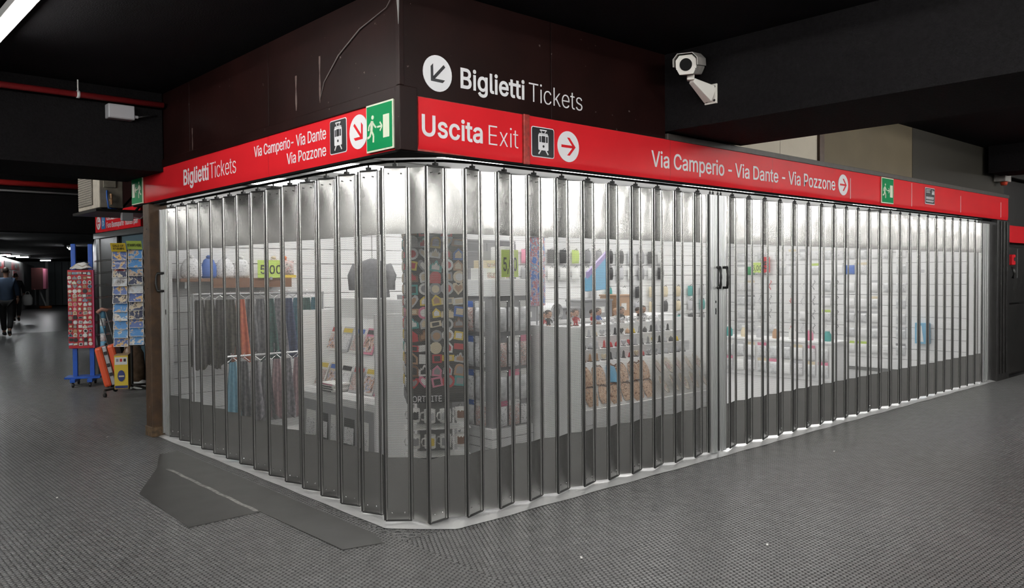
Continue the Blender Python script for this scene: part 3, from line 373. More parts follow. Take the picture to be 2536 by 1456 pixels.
# pipes and conduit
o = obj('red_pipe', MB().tube([(-5, 3.93, 3.25), (-.02, 3.93, 3.25)], .028, 10).mesh('pipe', True), mat('dull red pipe', (.22, .012, .014), .5)); tag(o, 'dull red pipe along the near ceiling beam', 'pipe')
o = obj('red_pipe', MB().tube([(-4, 11.22, 3.18), (2.2, 11.22, 3.18)], .05, 10).mesh('pipe', True), mat('bright red pipe', (.42, .02, .018), .5)); tag(o, 'red pipe on the farther bulkhead left of the air conditioner', 'pipe')
o = obj('thin_conduit', MB().tube([(-4, 11.22, 3.05), (2.2, 11.22, 3.05)], .018, 8).mesh('conduit', True), mat('grey conduit', (.35, .35, .35), .5)); tag(o, 'thin grey conduit below the farther red pipe', 'conduit')
t = thing('pipe_clamp', 'small pale clamp hanging on the near red pipe', 'clamp', (-.76, 3.93, 3.25))
obj('band', MB().tube([(-.012, 0, 0), (.012, 0, 0)], .034, 10).mesh('band', True), wirewhite, t); obj('rod', MB().tube([(0, 0, .02), (0, 0, .13)], .006, 6).mesh('rod'), wirewhite, t)
t = thing('junction_box', 'grey junction box under the near red pipe', 'junction box', (-.40, 3.94, 3.14))
_jm = mat('grey box plastic', (.36, .36, .38), .5)
obj('body', bx(-.115, -.03, -.065, .115, .078, .065, 'body', .008), _jm, t); obj('lid', bx(-.108, -.037, -.058, .108, -.03, .058, 'lid', .003), _jm, t)
obj('gland', MB().tube([(.115, 0, -.03), (.15, 0, -.03)], .014, 8).mesh('gland'), _jm, t); obj('cable', MB().tube([(.15, 0, -.03), (.22, .02, -.01), (.33, .05, .02)], .008, 6).mesh('cable', True), black, t)

# ------------------------------------------------------------------ kiosk upper boards
BL = struct('wall_fascia', bx(.03, .02, 2.72, .10, 4.93, 3.38, 'backing'), brown, label='dark brown enamelled upper wall on the left face of the kiosk')
for a, b in ((.012, 1.765), (1.772, 3.36), (3.367, 4.93)): obj('panel', bx(.012, a, 2.745, .03, b, 3.38, 'panel', .002), brown, BL)
obj('ledge', bx(-.012, -.012, 2.672, .05, 4.93, 2.745, 'ledge', .004), brown, BL)
BR = struct('wall_fascia', bx(.03, .03, 2.72, 2.59, .10, 3.38, 'backing'), brown, label='dark brown enamelled upper wall on the right face of the kiosk')
for a, b in ((.012, 1.28), (1.287, 2.59)): obj('panel', bx(a, .012, 2.70, b, .03, 3.38, 'panel', .002), brown, BR)
obj('corner_box', bx(-.014, -.014, 2.36, .115, .045, 2.745, 'corner_box', .004), brown, BR)
obj('corner_strip', bx(-.016, -.016, 2.745, .02, .02, 3.38, 'corner_strip', .004), brown, BR)
CB = struct('wall_fascia', bx(3.72, .10, 2.72, 10.95, .16, 3.38, 'backing'), beige, label='cream and khaki boards above the right end of the red band')
obj('cream_board', bx(3.60, .07, 2.72, 4.48, .10, 3.38, 'cream_board', .002), cream, CB); obj('cream_board', bx(4.485, .07, 2.72, 5.22, .10, 3.38, 'cream_board', .002), cream, CB)
obj('khaki_board', bx(5.32, .07, 2.72, 7.6, .10, 3.38, 'khaki_board', .002), beige, CB); obj('dim_khaki_board', bx(7.61, .07, 2.72, 10.95, .10, 3.38, 'dim_khaki_board', .002), mat('khaki board darkened for falloff', (.022, .019, .013), .7), CB)  # second khaki board coloured darker to carry the light falloff to the right
obj('post', bx(5.22, .04, 2.70, 5.32, .12, 3.38, 'post', .004), mat('rusty brown post', (.07, .035, .018), .5, var=.4, vscale=20), CB)
obj('ledge', bx(2.60, -.008, 2.695, 10.93, .12, 2.745, 'ledge', .004), mat('grey brown ledge', (.055, .045, .04), .5, var=.3, vscale=15), CB)
# soffit lips and shutter track
lip = struct('trim_5', MB().prism([(.002, .002), (10.93, .002), (10.93, .05), (.35, .05), (.05, .35), (.05, 4.93), (.002, 4.93)], 2.353, 2.367).mesh('lip'), lipm, label='black lip along the underside of the red bands')
tr = thing('shutter_track', 'black overhead rail that carries the folding shutter', 'rail')
_tp = [(.118, 4.5), (.118, .62), (.16, .40), (.27, .24), (.42, .13), (.62, .078), (10.45, .078)]
for a, b in zip(_tp[:-1], _tp[1:]):
    d = Vector((b[0]-a[0], b[1]-a[1])); L_ = d.length
    obj('rail', bx(0, -.014, 2.338, L_, .014, 2.352, 'rail'), lipm, tr, (a[0], a[1], 0), (0, 0, atan2(d.y, d.x)))

# cobwebs / peeled strips at the upper corner and pale drips on the brown boards
_drip = mat('pale drip stain', (.13, .085, .075), .6, var=.5, vscale=40)
for i, (y, z0, z1, wd) in enumerate([(1.33, 2.80, 3.05, .022), (.985, 2.80, 3.12, .02), (3.30, 2.75, 2.95, .02)]):
    o = obj('drip_stain', MB().grid(1, 8, lambda a, b: (.0112, y+(a-.5)*wd*(.4+.8*abs(sin(b*5))), z0+(z1-z0)*b)).mesh('drip_stain'), _drip, BL)
o = obj('peeling_strip', MB().tube([(-.02, -.02, 3.37), (-.03, -.025, 3.28), (-.022, -.02, 3.2), (-.02, -.018, 3.10)], [.014, .011, .007, .002], 6).mesh('peeling_strip', True), mat('grey peeling paint', (.17, .165, .16), .7))
tag(o, 'grey peeling strip hanging at the top of the kiosk corner', 'peeling paint')
o = obj('cobweb', MB().tube([(-.02, 0, 3.33), (.0, .10, 3.27), (.0, .14, 3.24), (.002, .45, 3.18), (.005, .72, 3.07), (.008, .92, 2.93), (.01, .98, 2.82)], [.003, .004, .002, .004, .005, .004, .003], 5).mesh('cobweb', True), mat('dusty web', (.12, .10, .095), .8))
tag(o, 'dusty cobweb strand across the brown left upper wall', 'cobweb')

# ------------------------------------------------------------------ kiosk room
struct('floor', bx(.20, .20, -.01, 10.4, 4.5, .004, 'floor_shop'), mat('pale grey shop tile', (.45, .45, .45), .35), label='pale grey floor inside the kiosk')
struct('ceiling', MB().quad((.06, .06, 2.62), (.06, 4.6, 2.62), (10.5, 4.6, 2.62), (10.5, .06, 2.62)).mesh('ceiling'), whitepaint, label='white ceiling inside the kiosk')
WB = struct('wall_back', bx(.19, 4.50, 0, 10.5, 4.56, 2.62, 'wall'), groove, label='white slatwall at the back of the kiosk')
WR = struct('wall_right', bx(10.42, .21, 0, 10.5, 4.5, 2.62, 'wall'), groove, label='white slatwall at the right end of the kiosk')
for k in range(15):
    z0 = .06+.17*k; z1 = min(z0+.163, 2.60)
    obj('slat', bx(.19, 4.482, z0, 10.4, 4.50, z1, 'slat'), whitewall, WB)
    obj('slat', bx(10.402, .25, z0, 10.42, 4.48, z1, 'slat'), whitewall, WR)
struct('wall_front', bx(.06, .06, 2.38, .10, 4.5, 2.62, 'wall'), whitepaint); struct('wall_front', bx(.06, .10, 2.38, 10.4, .14, 2.62, 'wall'), whitepaint)
_k = 0
for y in (.95, 2.3, 3.65):
    for x in (1.2, 3.2, 5.2, 7.2, 9.2):
        t = thing('shop_ceiling_lamp', 'white ceiling lamp panel inside the kiosk, %s row from the shutter, %s from the left' % (ORD[int(y/1.3)], ORD[int((x-1)/2)]), 'lamp', (x, y, 2.62), 0, 'ceiling lamp panels in the kiosk')
        obj('frame', bx(-.72, -.32, -.05, .72, .32, -.002, 'frame', .006), wirewhite, t); obj('diffuser', bx(-.69, -.29, -.056, .69, .29, -.05, 'diffuser'), lamp_in, t)

# jamb posts
t = thing('corner_post', 'worn brown timber post at the left end of the shutter', 'post', (0, 0, 0))
obj('shaft', bx(-.005, 4.44, 0, .17, 4.62, 2.352, 'shaft', .006), brownpost, t); obj('plinth', bx(-.015, 4.43, 0, .18, 4.63, .10, 'plinth', .006), mat('chipped plinth', (.16, .10, .05), .6, var=.7, vscale=30), t)
for z in (.3, .9, 1.5, 2.1): obj('bolt', MB().disc(0, 0, .008, -.004, .004, 8).mesh('bolt'), chrome, t, (-.006, 4.50, z), (0, 0, -pi/2))
t = thing('corner_post', 'black panelled post at the right end of the shutter', 'post', (10.4, 0, 0))
obj('shaft', bx(.0, -.02, 0, .52, .20, 2.36, 'shaft', .006), wallblack, t)
for x in (.10, .22, .36): obj('fillet', bx(x, -.035, .1, x+.025, -.02, 2.34, 'fillet', .004), wallblack, t)
# wall beyond the right end
struct('wall_right', bx(10.95, .12, 0, 20, .2, 3.38, 'wall'), wallblack, label='black wall beyond the right end of the kiosk')
t = thing('wall_panel_cabinet', 'black flat wall cabinet beyond the right post', 'cabinet', (10.96, .09, 0))
obj('body', bx(0, -.05, .05, .9, .03, 1.10, 'body', .006), wallblack, t); obj('upper_door', bx(0, -.05, 1.12, .9, .03, 1.98, 'upper_door', .006), wallblack, t); obj('edge_trim', bx(.50, -.06, 1.5, .515, -.05, 1.95, 'edge_trim'), mat('grey trim', (.15, .15, .15), .4), t)
o = obj('red_band_sign', bx(10.97, .0, 2.04, 14, .12, 2.30, 'red_band', .008), red); tag(o, 'plain red sign band beyond the right end of the kiosk', 'sign')
t = thing('alarm_box', 'small red alarm box on the black wall at far right', 'alarm box', (11.10, .02, 1.70))
obj('housing', bx(-.07, -.05, 0, .07, .03, .16, 'housing', .012), red, t); obj('glass', MB().disc(.02, .09, .03, -.056, -.05, 12).mesh('glass'), black, t); obj('handset', MB().tube([(0, -.03, -.02), (.01, -.05, -.12), (0, -.03, -.2)], .02, 8).mesh('handset', True), blackmetal, t)
t = thing('emergency_lamp', 'small grey wall lamp box with red cap above the right end', 'lamp', (10.62, -.03, 2.92))
obj('body', bx(-.13, -.06, .0, .13, .10, .22, 'body', .012), mat('dusty grey plastic', (.42, .40, .38), .6, var=.3, vscale=20), t); obj('red_cap', MB().lathe([(.04, -.05), (.05, -.02), (.05, 0.)], 12).mesh('red_cap', True), mat('red lens', (.5, .05, .02), .3), t)
t = thing('ceiling_sensor', 'small grey ceiling sensor above the far right corner', 'sensor', (11.0, -.35, 3.20)); obj('body', bx(-.1, -.06, -.02, .1, .06, .06, 'body', .01), _jm, t); obj('stem', MB().tube([(0, 0, .05), (0, 0, .18)], .012, 6).mesh('stem'), _jm, t)
o = obj('red_pipe', MB().tube([(11.2, -.3, 3.05), (16, -.3, 3.05)], .03, 8).mesh('pipe', True), MATS['bright red pipe']); tag(o, 'short red pipe at the upper right edge', 'pipe')

# ------------------------------------------------------------------ threshold strip
def th(a, b):
    out = [(.045, 4.45), (.045, .29), (.37, -.045), (10.42, .0)]; inn = [(.26, 4.45), (.26, .42), (.46, .22), (10.42, .24)]
    Ls = [0, 4.16, 4.16+.465, 4.16+.465+10.05]; u = a*Ls[-1]
    for k in range(3):
        if u <= Ls[k+1]+1e-6: break
    f_ = (u-Ls[k])/(Ls[k+1]-Ls[k])
    o_ = [out[k][i]+(out[k+1][i]-out[k][i])*f_ for i in (0, 1)]; i_ = [inn[k][i]+(inn[k+1][i]-inn[k][i])*f_ for i in (0, 1)]
    z = .003+.012*min(1, b*3)**.8
    wob = .002*sin(u*17.3+b*5)+.0015*sin(u*41+b*9)+.0015*sin(u*7.1)
    if 0 < b < 1: z += wob*min(1, b*4)
    e = .006*sin(u*9.7)*(1 if b == 0 else 0)
    return (o_[0]+(i_[0]-o_[0])*b+e*.5, o_[1]+(i_[1]-o_[1])*b+e, z)
o = obj('threshold_strip', MB().grid(420, 7, th).mesh('threshold', False), foil); tag(o, 'crumpled silver metal threshold strip under the folding shutter', 'threshold')
# ------------------------------------------------------------------ folding shutter
Z0, Z1, PZ0, PZ1 = .032, 2.295, .435, 1.875
def panel_mesh(wd, seed):
    rnd = random.Random(seed); mb = MB(); mg = .02
    bul = .0022+.0015*rnd.random(); ph = rnd.random()*6
    def sheet(z0, z1, x0, x1, nx, nz, amp, topc):
        def fn(a, b):
            x = x0+(x1-x0)*a; z = z0+(z1-z0)*b; y = 0.
            if amp: 
                y = -amp*(4*a*(1-a))*(4*b*(1-b))**.6+.0006*sin(b*9+ph)*4*a*(1-a)
                y += topc*max(0, b-.72)**2*4*a*(1-a)
            return (x, y, z)
        mb.grid(nx, nz, fn)
    sheet(Z0, PZ0, mg*.3, wd-mg*.3, 4, 2, .0007, 0)
    sheet(PZ1, Z1, mg*.3, wd-mg*.3, 8, 14, bul, .02)
    sheet(PZ0, PZ1, mg*.3, mg, 1, 1, 0, 0); sheet(PZ0, PZ1, wd-mg, wd-mg*.3, 1, 1, 0, 0)
    me = mb.mesh('panel', 'keep')
    return me
def edge_mesh():
    mb = MB()
    n = 8
    pr = [(.0085*cos(pi+pi*k/n)*.9, .0085*sin(pi+pi*k/n)) for k in range(n+1)]
    i = len(mb.v)
    for z in (Z0, Z1): mb.v += [(x, y, z) for x, y in pr]
    for k in range(n): mb.f.append((i+k, i+k+1, i+n+2+k, i+n+1+k))
    return mb.mesh('edge_profile', True)
E_MESH = edge_mesh()
SEAL = bx(-.0045, -.010, Z0-.004, .0045, .004, Z1+.004, 'seal')
SCREW = MB().lathe([(.0052, 0), (.004, .003), (.001, .0035)], 8).mesh('screw', True)
_hm = MB().box(-.07, -.006, 0, .07, .006, .012); _hm.box(-.014, -.014, .012, .014, .014, .028); _hm.tube([(0, 0, .02), (0, 0, .05)], .006, 6); HANG = _hm.mesh('hanger')
PCACHE = {}
def get_panel(wd, var):
    key = (round(wd, 3), var)
    if key not in PCACHE:
        pm = MB().grid(1, 1, lambda a, b: (.02+(wd-.04)*a, .0, PZ0+(PZ1-PZ0)*b)).mesh('perforated_sheet', 'keep')
        PCACHE[key] = (panel_mesh(wd, var*13+1), pm)
    return PCACHE[key]
_pc = 0
def panel(leaf, a, b, main):
    global _pc
    d = Vector((b[0]-a[0], b[1]-a[1])); wd = round(d.length, 3); _pc += 1
    pm, fm = get_panel(wd, _pc % 4)
    p = obj('panel', pm, steel, leaf, (a[0], a[1], 0), (0, 0, atan2(d.y, d.x)))
    obj('perforated_sheet', fm, perf, p)
    obj('edge_profile', E_MESH, steel, p, (.007, 0, 0)); obj('edge_profile', E_MESH, steel, p, (wd-.012, 0, 0))
    obj('hinge_seal', SEAL, black, p, (wd-.001, 0, 0))
    if main:
        for x in (.042, wd-.045): obj('screw', SCREW, chrome, p, (x, -.001, Z0+.045), (pi/2, 0, 0)); obj('screw', SCREW, mat('dark screw', (.12, .12, .12), .5, .8), p, (x, -.006, Z1-.035), (pi/2, 0, 0))
        obj('bottom_edge', bx(.0, -.006, Z0-.010, wd, .006, Z0, 'bottom_edge'), black, p)
        h = obj('hanger', HANG, black, leaf, ((a[0]+b[0])/2, (a[1]+b[1])/2, Z1), (0, 0, atan2(d.y, d.x)))
leafA = thing('folding_shutter', 'perforated steel folding shutter leaf round the kiosk corner, left of the closing handles', 'shutter')
leafB = thing('folding_shutter', 'perforated steel folding shutter leaf on the right, from closing handles to black post', 'shutter')
for k in range(14, 0, -1):
    y = .36+.2775*k
    panel(leafA, (.098, y), (.155, y-.15), True); panel(leafA, (.155, y-.15), (.098, y-.2775), False)
panel(leafA, (.098, .36), (.225, .25), True); panel(leafA, (.225, .25), (.262, .105), False)
panel(leafA, (.262, .105), (.42, .125), True); panel(leafA, (.42, .125), (.53, .05), False)
for k in range(10):
    x = .53+.279*k; panel(leafA, (x, .05), (x+.165, .10), True)
    if k < 9: panel(leafA, (x+.165, .10), (x+.279, .05), False)
def stile(parent, x, wd, y=.07, rz=0, origin=None):
    mb = MB(); mb.box(0, -.022, Z0-.01, wd, .022, Z1); 
    for q in range(1, 4): mb.box(wd*q/4-.004, -.028, Z0-.01, wd*q/4+.004, -.022, Z1)
    return obj('lock_stile', mb.mesh('lock_stile'), alu, parent, origin or (x, y, 0), (0, 0, rz))
def handle(parent, loc, rz=0):
    mb = MB(); mb.tube([(0, 0, 0), (0, -.062, .002), (0, -.072, .03), (0, -.078, .09), (0, -.072, .15), (0, -.062, .178), (0, 0, .18)], [.012, .013, .012, .012, .012, .013, .012], 8)
    return obj('handle', mb.mesh('handle', True), black, parent, loc, (0, 0, rz))
panel(leafA, (3.206, .10), (3.275, .075), False)
sA = stile(leafA, 3.276, .112); sB = stile(leafB, 3.394, .118)
obj('gasket', bx(3.388, .04, Z0, 3.394, .10, Z1, 'gasket'), black, leafA)
handle(sA, (.095, -.02, 1.48), -.5); handle(sB, (.085, -.02, 1.48), -.5)
for z, s_ in ((1.345, .4), (1.245, 1.)):
    obj('keyhole', bx(.062, -.026, z, .088, -.02, z+.055*s_, 'keyhole', .002), black, sA); obj('cylinder', MB().disc(.075, z+.028*s_, .008*s_, -.03, -.026, 10).mesh('cylinder'), chrome, sA)
for x in (3.30, 3.345, 3.42, 3.465): obj('hanger', HANG, black, leafA if x < 3.39 else leafB, (x, .07, Z1), (0, 0, 0), (.2, .6, 1))
panel(leafB, (3.513, .055), (3.572, .05), False)
for k in range(23):
    x = 3.574+.278*k; panel(leafB, (x, .05), (x+.165, .10), True); panel(leafB, (x+.165, .10), (x+.278, .05), False)
stile(leafB, 9.985, .30, .075)
sL = stile(leafA, 0, .16, 0, -pi/2, (.13, 4.42, 0)); handle(sL, (.045, -.02, 1.475), -.6)
obj('keyhole', bx(.09, -.026, 1.24, .11, -.02, 1.29, 'keyhole', .002), black, sL)
obj('wall_channel', bx(.09, 4.415, Z0, .20, 4.44, Z1, 'wall_channel'), alu, leafA)

# ------------------------------------------------------------------ signs
Y0, Y1 = -.0045, -.0005
def rrect(x0, z0, x1, z1, r, n=5):
    P = []
    for cx_, cz_, a0 in ((x1-r, z0+r, -90), (x1-r, z1-r, 0), (x0+r, z1-r, 90), (x0+r, z0+r, 180)):
        for k in range(n+1):
            a = radians(a0+90*k/n); P.append((cx_+r*cos(a), cz_+r*sin(a)))
    return P
def tram(parent, x0, z0, x1, z1):
    wd, h = x1-x0, z1-z0; X = lambda u: x0+wd*u; Z = lambda v: z0+h*v
    pl = obj('tram_plate', MB().poly(rrect(x0, z0, x1, z1, .018), -.003, -.0005).mesh('tram_plate'), white, parent)
    b = obj('tram_field', MB().poly(rrect(x0+.006, z0+.006, x1-.006, z1-.006, .014), -.0045, -.002).mesh('tram_field'), signblack, parent)
    mb = MB(); A, B = -.006, -.004
    mb.poly(rrect(X(.29), Z(.24), X(.73), Z(.76), .008), A, B)
    mb.poly([(X(.31), Z(.77)), (X(.71), Z(.77)), (X(.69), Z(.80)), (X(.33), Z(.80))], A, B)
    mb.stroke([(X(.36), Z(.90)), (X(.66), Z(.90))], .008, A, B); mb.stroke([(X(.45), Z(.81)), (X(.40), Z(.88))], .005, A, B); mb.stroke([(X(.57), Z(.81)), (X(.62), Z(.88))], .005, A, B)
    mb.stroke([(X(.40), Z(.24)), (X(.30), Z(.11))], .010, A, B); mb.stroke([(X(.62), Z(.24)), (X(.72), Z(.11))], .010, A, B)
    obj('tram_figure', mb.mesh('tram_figure'), white, parent)
    mb = MB(); A, B = -.0075, -.0055
    mb.poly(rrect(X(.43), Z(.50), X(.59), Z(.71), .004), A, B); mb.poly(rrect(X(.335), Z(.50), X(.395), Z(.70), .004), A, B); mb.poly(rrect(X(.625), Z(.50), X(.69), Z(.70), .004), A, B)
    mb.disc(X(.51), Z(.37), .009, A, B, 12)
    obj('tram_windows', mb.mesh('tram_windows'), signblack, parent)
def arrow(parent, cx_, cz_, r, ang, mcol, rx=None):
    obj('arrow_disc', MB().disc(cx_, cz_, r, -.004, -.0005, 32, rx).mesh('arrow_disc'), white, parent)
    mb = MB(); a = radians(ang); c, s_ = cos(a), sin(a); R = lambda p: (cx_+r*(p[0]*c-p[1]*s_), cz_+r*(p[0]*s_+p[1]*c))
    wd = .17
    mb.poly([R(p) for p in ((-.66, -wd/2), (.42, -wd/2), (.42, wd/2), (-.66, wd/2))], -.006, -.003)
    mb.poly([R(p) for p in ((.66, 0), (.1, .58), (-.13, .58), (.43, 0))], -.006, -.003)
    mb.poly([R(p) for p in ((.66, 0), (.43, 0), (-.13, -.58), (.1, -.58))], -.006, -.003)
    obj('arrow_symbol', mb.mesh('arrow_symbol'), mcol, parent)
def exit_sign(label, loc, rz, wd, h, flip=False):
    t = thing('exit_sign', label, 'sign', loc, rz, 'green emergency exit signs')
    f = -1 if flip else 1; X = lambda u: wd*(.5+f*(u-.5))
    obj('plate', bx(0, -.010, 0, wd, .002, h, 'plate', .002), paleg, t)
    obj('green_field', bx(.012, -.013, .012, wd-.012, -.009, h-.012, 'green_field'), green, t)
    mb = MB(); A, B = -.0155, -.012
    pp = lambda L_: [(X(u), h*v) for u, v in L_]
    mb.poly(pp([(.66, .25), (.88, .25), (.88, .72), (.66, .72)]) if not flip else pp([(.88, .25), (.66, .25), (.66, .72), (.88, .72)]), A, B)
    obj('door_symbol', mb.mesh('door_symbol'), paleg, t)
    mb = MB(); mb.disc(X(.27), h*.72, h*.045, A, B, 12)
    for pts, wv in (([(.25, .65), (.22, .45)], .085), ([(.26, .62), (.36, .52), (.40, .50)], .04), ([(.22, .62), (.13, .55), (.11, .46)], .04), ([(.22, .45), (.30, .34), (.29, .20)], .05), ([(.21, .44), (.16, .33), (.07, .31)], .05), ([(.44, .50), (.60, .50)], .035), ([(.54, .59), (.62, .50)], .035), ([(.54, .41), (.62, .50)], .035)):
        mb.stroke(pp(pts), wv*wd, A, B)
    obj('running_figure', mb.mesh('running_figure'), paleg, t)
    return t
def txt(parent, s_, x, z, wd, h, off, m=None, yy=-.002, nm='lettering'):
    return obj(nm, text_mesh(s_, wd, h, off), m or white, parent, (x, yy, z))
def redpanel(parent, x0, x1, z0=2.368, z1=2.695, warp=.004):
    nx = max(4, int((x1-x0)*14)); mb = MB()
    def fn(a, b):
        x = x0+.0015+(x1-x0-.003)*a; z = z0+(z1-z0)*b
        y = 0.
        if b < .16: y = (.16-b)**2*.35+warp*(.16-b)*4*sin(x*4.1+1)
        return (x, y, z)
    mb.grid(nx, 14, fn); me = mb.mesh('red_panel', True)
    o = obj('red_panel', me, red, parent); return o
# right face
t = thing('uscita_exit_sign', 'red sign reading Uscita Exit at the kiosk corner', 'sign'); redpanel(t, .13, .995)
txt(t, 'Uscita', .155, 2.462, .485, .132, .022); txt(t, 'Exit', .692, 2.462, .262, .126, -.016)
obj('backing', bx(.125, .008, 2.366, 1.0, .03, 2.70, 'backing'), redold, t)
o = obj('divider_strip', bx(1.0, -.012, 2.36, 1.055, .03, 2.70, 'divider_strip', .004), redold); tag(o, 'chipped dark red vertical strip between the two red signs', 'trim strip')
t = thing('direction_band', 'long red band pointing to Via Camperio, Via Dante and Via Pozzone with tram pictogram', 'sign')
xs = [1.058, 2.64, 4.22, 5.81, 7.41, 9.0, 10.59, 10.92]
for a, b in zip(xs[:-1], xs[1:]): redpanel(t, a, b)
obj('backing', bx(1.056, .012, 2.366, 10.92, .04, 2.70, 'backing'), redold, t)
for x in xs[3:7]: obj('seam_strip', bx(x-.007, -.003, 2.40, x+.007, .004, 2.62 if x != 7.41 else 2.68, 'seam_strip', .001), mat('pale seam glints and chips', (.70, .45, .45), .4), t)  # pale strips paint in the glints and paint chips at the seams
tram(t, 1.076, 2.42, 1.297, 2.63); arrow(t, 1.441, 2.522, .110, 0, red)
txt(t, 'Via Camperio', 2.393, 2.462, 1.02, .128, .012); txt(t, '-', 3.475, 2.462, .058, .128, .012); txt(t, 'Via Dante', 3.584, 2.466, .738, .124, .012); txt(t, '-', 4.392, 2.466, .058, .124, .012); txt(t, 'Via Pozzone', 4.51, 2.466, .955, .128, .012)
arrow(t, 5.642, 2.537, .111, 0, red)
exit_sign('green running man exit sign on the right red band', (6.55, -.004, 2.395), 0, .32, .295)
t = thing('notice_plate', 'small black notice plate with white text on the red band', 'sign', (7.80, -.004, 2.452))
obj('plate', MB().poly(rrect(0, 0, .30, .205, .015), -.004, 0).mesh('plate'), white, t); obj('black_field', MB().poly(rrect(.008, .008, .292, .197, .012), -.006, -.003).mesh('black_field'), signblack, t)
mb = MB()
for z, l in ((.178, .14), (.160, .11), (.142, .12), (.085, .24), (.074, .24), (.063, .23), (.040, .24), (.029, .22)): mb.box(.022, -.008, z, .022+l, -.005, z+.006)
mb.poly([(.20, .125), (.235, .125), (.225, .165), (.215, .185)], -.008, -.005); mb.poly([(.24, .125), (.275, .125), (.27, .165), (.25, .175)], -.008, -.005)
obj('fine_print', mb.mesh('fine_print'), white, t)
t = thing('biglietti_tickets_lettering', 'white lettering Biglietti Tickets with arrow disc on the dark brown wall', 'sign', (0, .011, 0))
arrow(t, .286, 2.861, .112, 225, signblack); txt(t, 'Biglietti', .471, 2.80, .557, .130, .022, yy=0); txt(t, 'Tickets', 1.07, 2.80, .535, .126, -.014, yy=0)
# left face  (local x runs from far to near, lx = 4.93 - y)
t = thing('left_direction_band', 'red band on the left face reading Biglietti Tickets and Via Camperio Via Dante', 'sign', (0, 4.93, 0), -pi/2)
for a, b in ((.0, 3.165), (3.165, 4.875)): redpanel(t, a, b, 2.366, 2.672)
obj('backing', bx(0, .012, 2.36, 4.87, .04, 2.67, 'backing'), redold, t)
txt(t, 'Biglietti', 1.437, 2.452, .58, .142, .022); txt(t, 'Tickets', 2.047, 2.458, .535, .132, -.014)
txt(t, 'Via Camperio- Via Dante', 2.924, 2.541, 1.12, .082, .006); txt(t, 'Via Pozzone', 3.469, 2.427, .573, .08, .006)
tram(t, 4.098, 2.421, 4.315, 2.648); arrow(t, 4.462, 2.530, .110, -45, red)
exit_sign('green running man exit sign at the right end of the left red band', (-.004, .359, 2.377), -pi/2, .302, .297)
exit_sign('green running man exit sign at the far left end of the left red band', (-.004, 4.926, 2.369), -pi/2, .335, .295, True)

# ------------------------------------------------------------------ surveillance camera on the beam
cc = mat('dusty grey camera paint', (.42, .40, .375), .5, var=.3, vscale=14)
ccl = mat('pale camera face', (.62, .60, .56), .45)
t = thing('surveillance_camera', 'grey boxy surveillance camera on a wall bracket under the dark beam', 'camera', (2.588, -.43, 2.985))
obj('wall_plate', bx(-.012, -.055, -.075, .002, .055, .075, 'wall_plate', .003), ccl, t)
for y in (-.035, .035):
    for z in (-.052, .052): obj('bolt', MB().disc(0, 0, .010, -.004, .002, 8).mesh('bolt'), mat('dark bolt', (.04, .04, .04), .5, .6), t, (-.012, y, z), (0, 0, -pi/2))
mb = MB(); 
def frust(mb, a, b, wa, wb, ha, hb):
    a, b = Vector(a), Vector(b); d = (b-a).normalized(); s_ = d.cross(Vector((0, 0, 1))).normalized(); u = s_.cross(d)
    i = len(mb.v)
    for p, w_, h_ in ((a, wa, ha), (b, wb, hb)):
        for sx, su in ((-1, -1), (1, -1), (1, 1), (-1, 1)): mb.v.append(tuple(p+s_*sx*w_/2+u*su*h_/2))
    mb.f += [(i, i+1, i+5, i+4), (i+1, i+2, i+6, i+5), (i+2, i+3, i+7, i+6), (i+3, i, i+4, i+7), (i+3, i+2, i+1, i), (i+4, i+5, i+6, i+7)]
frust(mb, (-.01, 0, -.005), (-.19, .045, .085), .085, .05, .13, .035); obj('arm', mb.mesh('arm', bevel=.004), ccl, t)
mb = MB(); mb.box(-.03, -.028, 0, .03, .028, .05); obj('swivel', mb.mesh('swivel', bevel=.006), ccl, t, (-.20, .048, .085), (0, 0, .6))
hd = obj('housing', None, None, t, (-.205, .05, .195)) if False else None
fdir = Vector((-.893, -.397, -.2)).normalized()
q = fdir.to_track_quat('-Y', 'Z').to_euler()
sec = [(-.052, -.072), (.052, -.072), (.078, -.02), (.078, .035), (.048, .070), (-.048, .070), (-.078, .035), (-.078, -.02)]
h_ = obj('housing', MB().poly(sec, -.15, .17).mesh('housing', bevel=.006), cc, t, (-.19, .06, .205), q)
obj('face_plate', MB().poly([(x*.98, z*.98) for x, z in sec], -.158, -.150).mesh('face_plate', bevel=.002), ccl, h_)
obj('lens_window', MB().disc(0, 0, .046, -.163, -.157, 24).mesh('lens_window'), mat('black glass', (.004, .004, .004), .35, spec=.05), h_)
sh = [(.092, -.01), (.092, .045), (.056, .084), (-.056, .084), (-.092, .045), (-.092, -.01), (-.087, -.01), (-.087, .043), (-.054, .079), (.054, .079), (.087, .043), (.087, -.01)]
obj('sun_shield', MB().poly(sh[::-1], -.185, .15).mesh('sun_shield'), cc, h_)
for x in (-.07, .07): obj('screw', SCREW, chrome, h_, (x, -.158, -.03), (pi/2, 0, 0))
